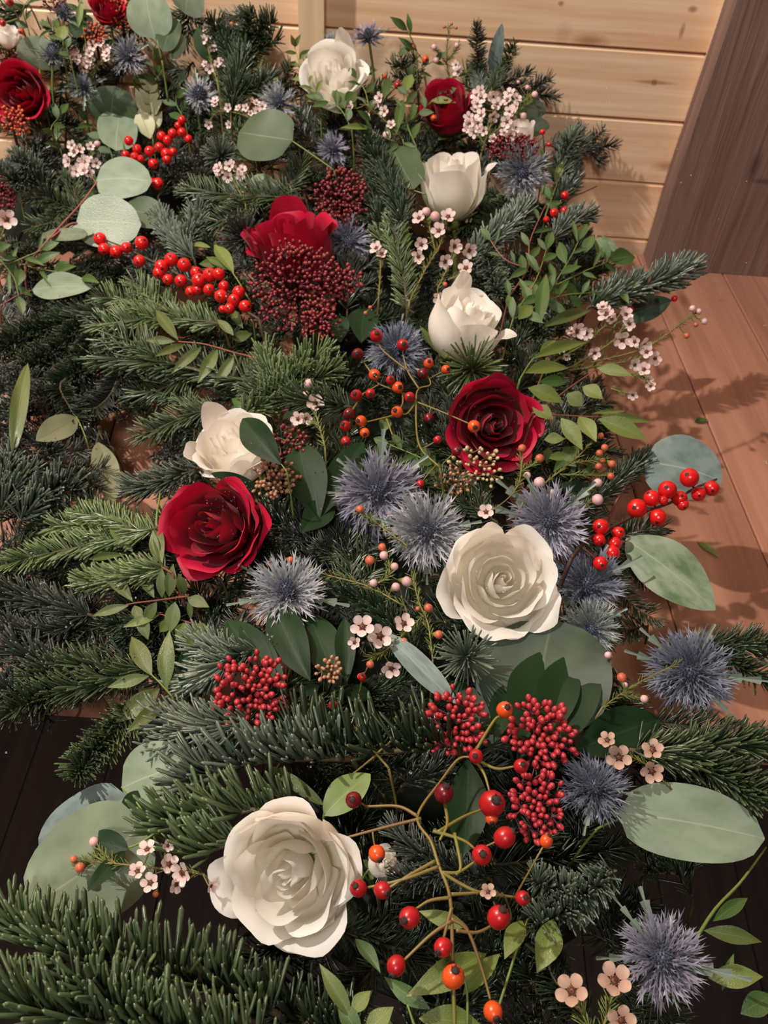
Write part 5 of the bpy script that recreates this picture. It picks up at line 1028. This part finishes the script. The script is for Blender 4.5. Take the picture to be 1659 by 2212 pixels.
tuft('long-needled fir tuft under the closed white rose', 1022, 800, 82, 'fir_pale', .008, 130, 1, (.1,-.1,1), .07)
tuft('radiating fir tuft below the swirled white rose', 1006, 1418, 74, 'fir_blue', .004, 110, 2, (-.15,.1,1), .08)
tuft('grey fir tuft left of the upright red rose', 530, 512, 66, 'fir_grey', .002, 130, 3, (0,.3,1), .07)
tuft('frosty fir tuft below the round dark leaf', 478, 335, 46, 'fir_blue', .004, 110, 4, (0,.4,1), .09)
tuft('small green fir tuft left of the round hip stems', 700, 470, 36, 'fir', -.01, 80, 5, (0,.3,1), .09)

# ------------------------------------------------------------------ deeper foliage that shows in the gaps
MARKS = [(618,1882,'the front white rose'),(1082,1255,'the swirled white rose'),(1010,690,'the closed white rose'),(980,398,'the half-open white rose'),(722,155,'the highest white rose'),(497,968,'the left white rose'),(1066,918,'the right red rose'),(462,1138,'the wet red rose'),(640,510,'the upright red rose'),(968,232,'the small far red rose'),(46,205,'the far left red rose'),
 (542,1494,'the crimson skimmia head'),(1168,1640,'the two-lobed skimmia'),(640,640,'the dark red skimmia'),(735,428,'the domed skimmia'),(815,1062,'the tall-bracted sea holly'),(1186,1128,'the blue sea holly'),(620,1278,'the silver sea holly'),(1490,1452,'the navy sea holly'),(1284,1700,'the dark sea holly'),(1430,2068,'the bottom right sea holly'),(1128,372,'the hanging sea holly'),
 (380,600,'the long berry sprig'),(340,330,'the far scarlet berries'),(1420,1090,'the right scarlet berries'),(940,1900,'the front rose hips'),(850,860,'the middle rose hips'),(235,480,'the glittering wet leaf'),(575,295,'the round dark leaf'),(1475,985,'the blue-grey leaf'),(1510,1770,'the pale rounded leaf'),(180,1820,'the big pale leaves'),(1330,740,'the right pink waxflowers'),(1060,250,'the far pink waxflowers'),(820,1370,'the starry waxflowers'),(370,1880,'the front left waxflowers'),(250,930,'the hollow'),(120,622,'the striped pale leaf')]
def auto_label(kind, x, y):
    c = sorted(MARKS, key=lambda q: (q[0]-x)**2+(q[1]-y)**2)
    for q in c:
        dx, dy = x-q[0], y-q[1]
        w1 = ('right of' if dx > 0 else 'left of') if abs(dx) > abs(dy) else ('below' if dy > 0 else 'above')
        w2 = ('lower ' if dy > 0 else 'upper ')+('right of' if dx > 0 else 'left of')
        for wd in (w1, 'at the '+w2, 'close '+w1):
            lb = f'{kind} {wd} {q[2]}'
            if lb not in USED: return lb
    return kind+' deep in the foliage'
rs = np.random.default_rng(77); cnt = 0
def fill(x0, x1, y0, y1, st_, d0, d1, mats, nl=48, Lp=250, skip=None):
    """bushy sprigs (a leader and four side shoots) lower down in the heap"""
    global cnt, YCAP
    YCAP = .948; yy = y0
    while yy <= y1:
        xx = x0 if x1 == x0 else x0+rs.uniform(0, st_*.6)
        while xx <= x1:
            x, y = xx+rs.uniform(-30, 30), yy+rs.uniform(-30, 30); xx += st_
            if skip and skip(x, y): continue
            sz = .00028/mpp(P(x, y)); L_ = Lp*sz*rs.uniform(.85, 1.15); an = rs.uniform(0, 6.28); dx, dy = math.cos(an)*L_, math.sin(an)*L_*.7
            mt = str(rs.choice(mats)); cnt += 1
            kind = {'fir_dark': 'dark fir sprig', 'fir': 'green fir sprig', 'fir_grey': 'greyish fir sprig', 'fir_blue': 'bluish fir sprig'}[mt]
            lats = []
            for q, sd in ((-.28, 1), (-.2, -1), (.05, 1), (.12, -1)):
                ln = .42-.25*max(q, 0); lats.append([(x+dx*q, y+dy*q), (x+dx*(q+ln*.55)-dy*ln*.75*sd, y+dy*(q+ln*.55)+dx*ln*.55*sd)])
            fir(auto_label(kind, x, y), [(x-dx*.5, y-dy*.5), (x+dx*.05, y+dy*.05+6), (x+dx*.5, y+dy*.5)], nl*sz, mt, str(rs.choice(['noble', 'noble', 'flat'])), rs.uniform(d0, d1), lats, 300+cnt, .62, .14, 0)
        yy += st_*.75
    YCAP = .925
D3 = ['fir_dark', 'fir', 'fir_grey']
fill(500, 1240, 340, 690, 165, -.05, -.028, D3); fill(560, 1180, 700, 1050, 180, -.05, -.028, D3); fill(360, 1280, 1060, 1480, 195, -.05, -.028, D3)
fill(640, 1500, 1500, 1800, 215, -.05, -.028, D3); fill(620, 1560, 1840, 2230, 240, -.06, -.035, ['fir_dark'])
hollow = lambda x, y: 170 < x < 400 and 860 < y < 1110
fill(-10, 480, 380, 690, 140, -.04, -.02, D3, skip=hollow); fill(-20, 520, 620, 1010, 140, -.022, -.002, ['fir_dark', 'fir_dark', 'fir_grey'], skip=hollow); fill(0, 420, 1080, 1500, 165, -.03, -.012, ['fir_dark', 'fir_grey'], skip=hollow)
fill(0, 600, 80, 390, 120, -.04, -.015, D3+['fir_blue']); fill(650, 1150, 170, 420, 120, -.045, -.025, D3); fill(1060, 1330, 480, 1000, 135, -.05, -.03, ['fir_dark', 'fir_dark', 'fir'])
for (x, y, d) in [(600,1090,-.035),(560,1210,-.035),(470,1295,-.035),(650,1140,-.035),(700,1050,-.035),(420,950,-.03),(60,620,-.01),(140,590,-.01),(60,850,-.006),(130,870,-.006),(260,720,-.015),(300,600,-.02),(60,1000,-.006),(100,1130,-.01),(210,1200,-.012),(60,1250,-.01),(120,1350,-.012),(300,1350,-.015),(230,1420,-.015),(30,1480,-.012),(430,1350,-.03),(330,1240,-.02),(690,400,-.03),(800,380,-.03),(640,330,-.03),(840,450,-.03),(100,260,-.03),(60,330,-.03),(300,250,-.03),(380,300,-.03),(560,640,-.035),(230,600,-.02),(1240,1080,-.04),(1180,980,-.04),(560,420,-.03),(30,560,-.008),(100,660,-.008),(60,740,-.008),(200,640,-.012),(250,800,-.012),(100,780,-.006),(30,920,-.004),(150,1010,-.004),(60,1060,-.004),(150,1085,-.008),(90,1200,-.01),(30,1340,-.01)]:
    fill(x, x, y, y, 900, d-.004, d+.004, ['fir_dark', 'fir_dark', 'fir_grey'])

BY = {o['label']: o for o in COL.objects if 'label' in o}
for lb, nm, n, sz in [('wet red rose facing left, below a white rose', ('petal',), 260, .00042), ('open red rose with orange hip resting on it, right of centre', ('petal',), 160, .00042), ('open white rose with a swirled heart among three sea hollies', ('petal',), 160, .00042), 
   ('red-stemmed eucalyptus with pale leaves, one glittering with water', ('leaf',), 190, .0011), ('three overlapping big pale eucalyptus leaves at the front left', ('leaf',), 150, .0006), ('olive sprig with drops, left of the long berry sprig', ('leaf',), 70, .0008), ('lime sprig right of the closed white rose', ('leaf',), 60, .0008), ('glossy lime sprig above the orange waxflower buds', ('leaf',), 50, .0008),
   ('big round dark eucalyptus leaf on a stem left of the domed skimmia', ('leaf',), 20, .0005), ('broad dark eucalyptus leaf behind the skimmia leaves', ('leaf',), 50, .0006), ('green sprig with broad leaves pointing down left, beside the crimson skimmia', ('leaf',), 40, .0006), ('red-stemmed green sprig below the wet red rose', ('leaf',), 50, .0006)]:
    droplets(BY[lb], nm, n, len(lb), sz)
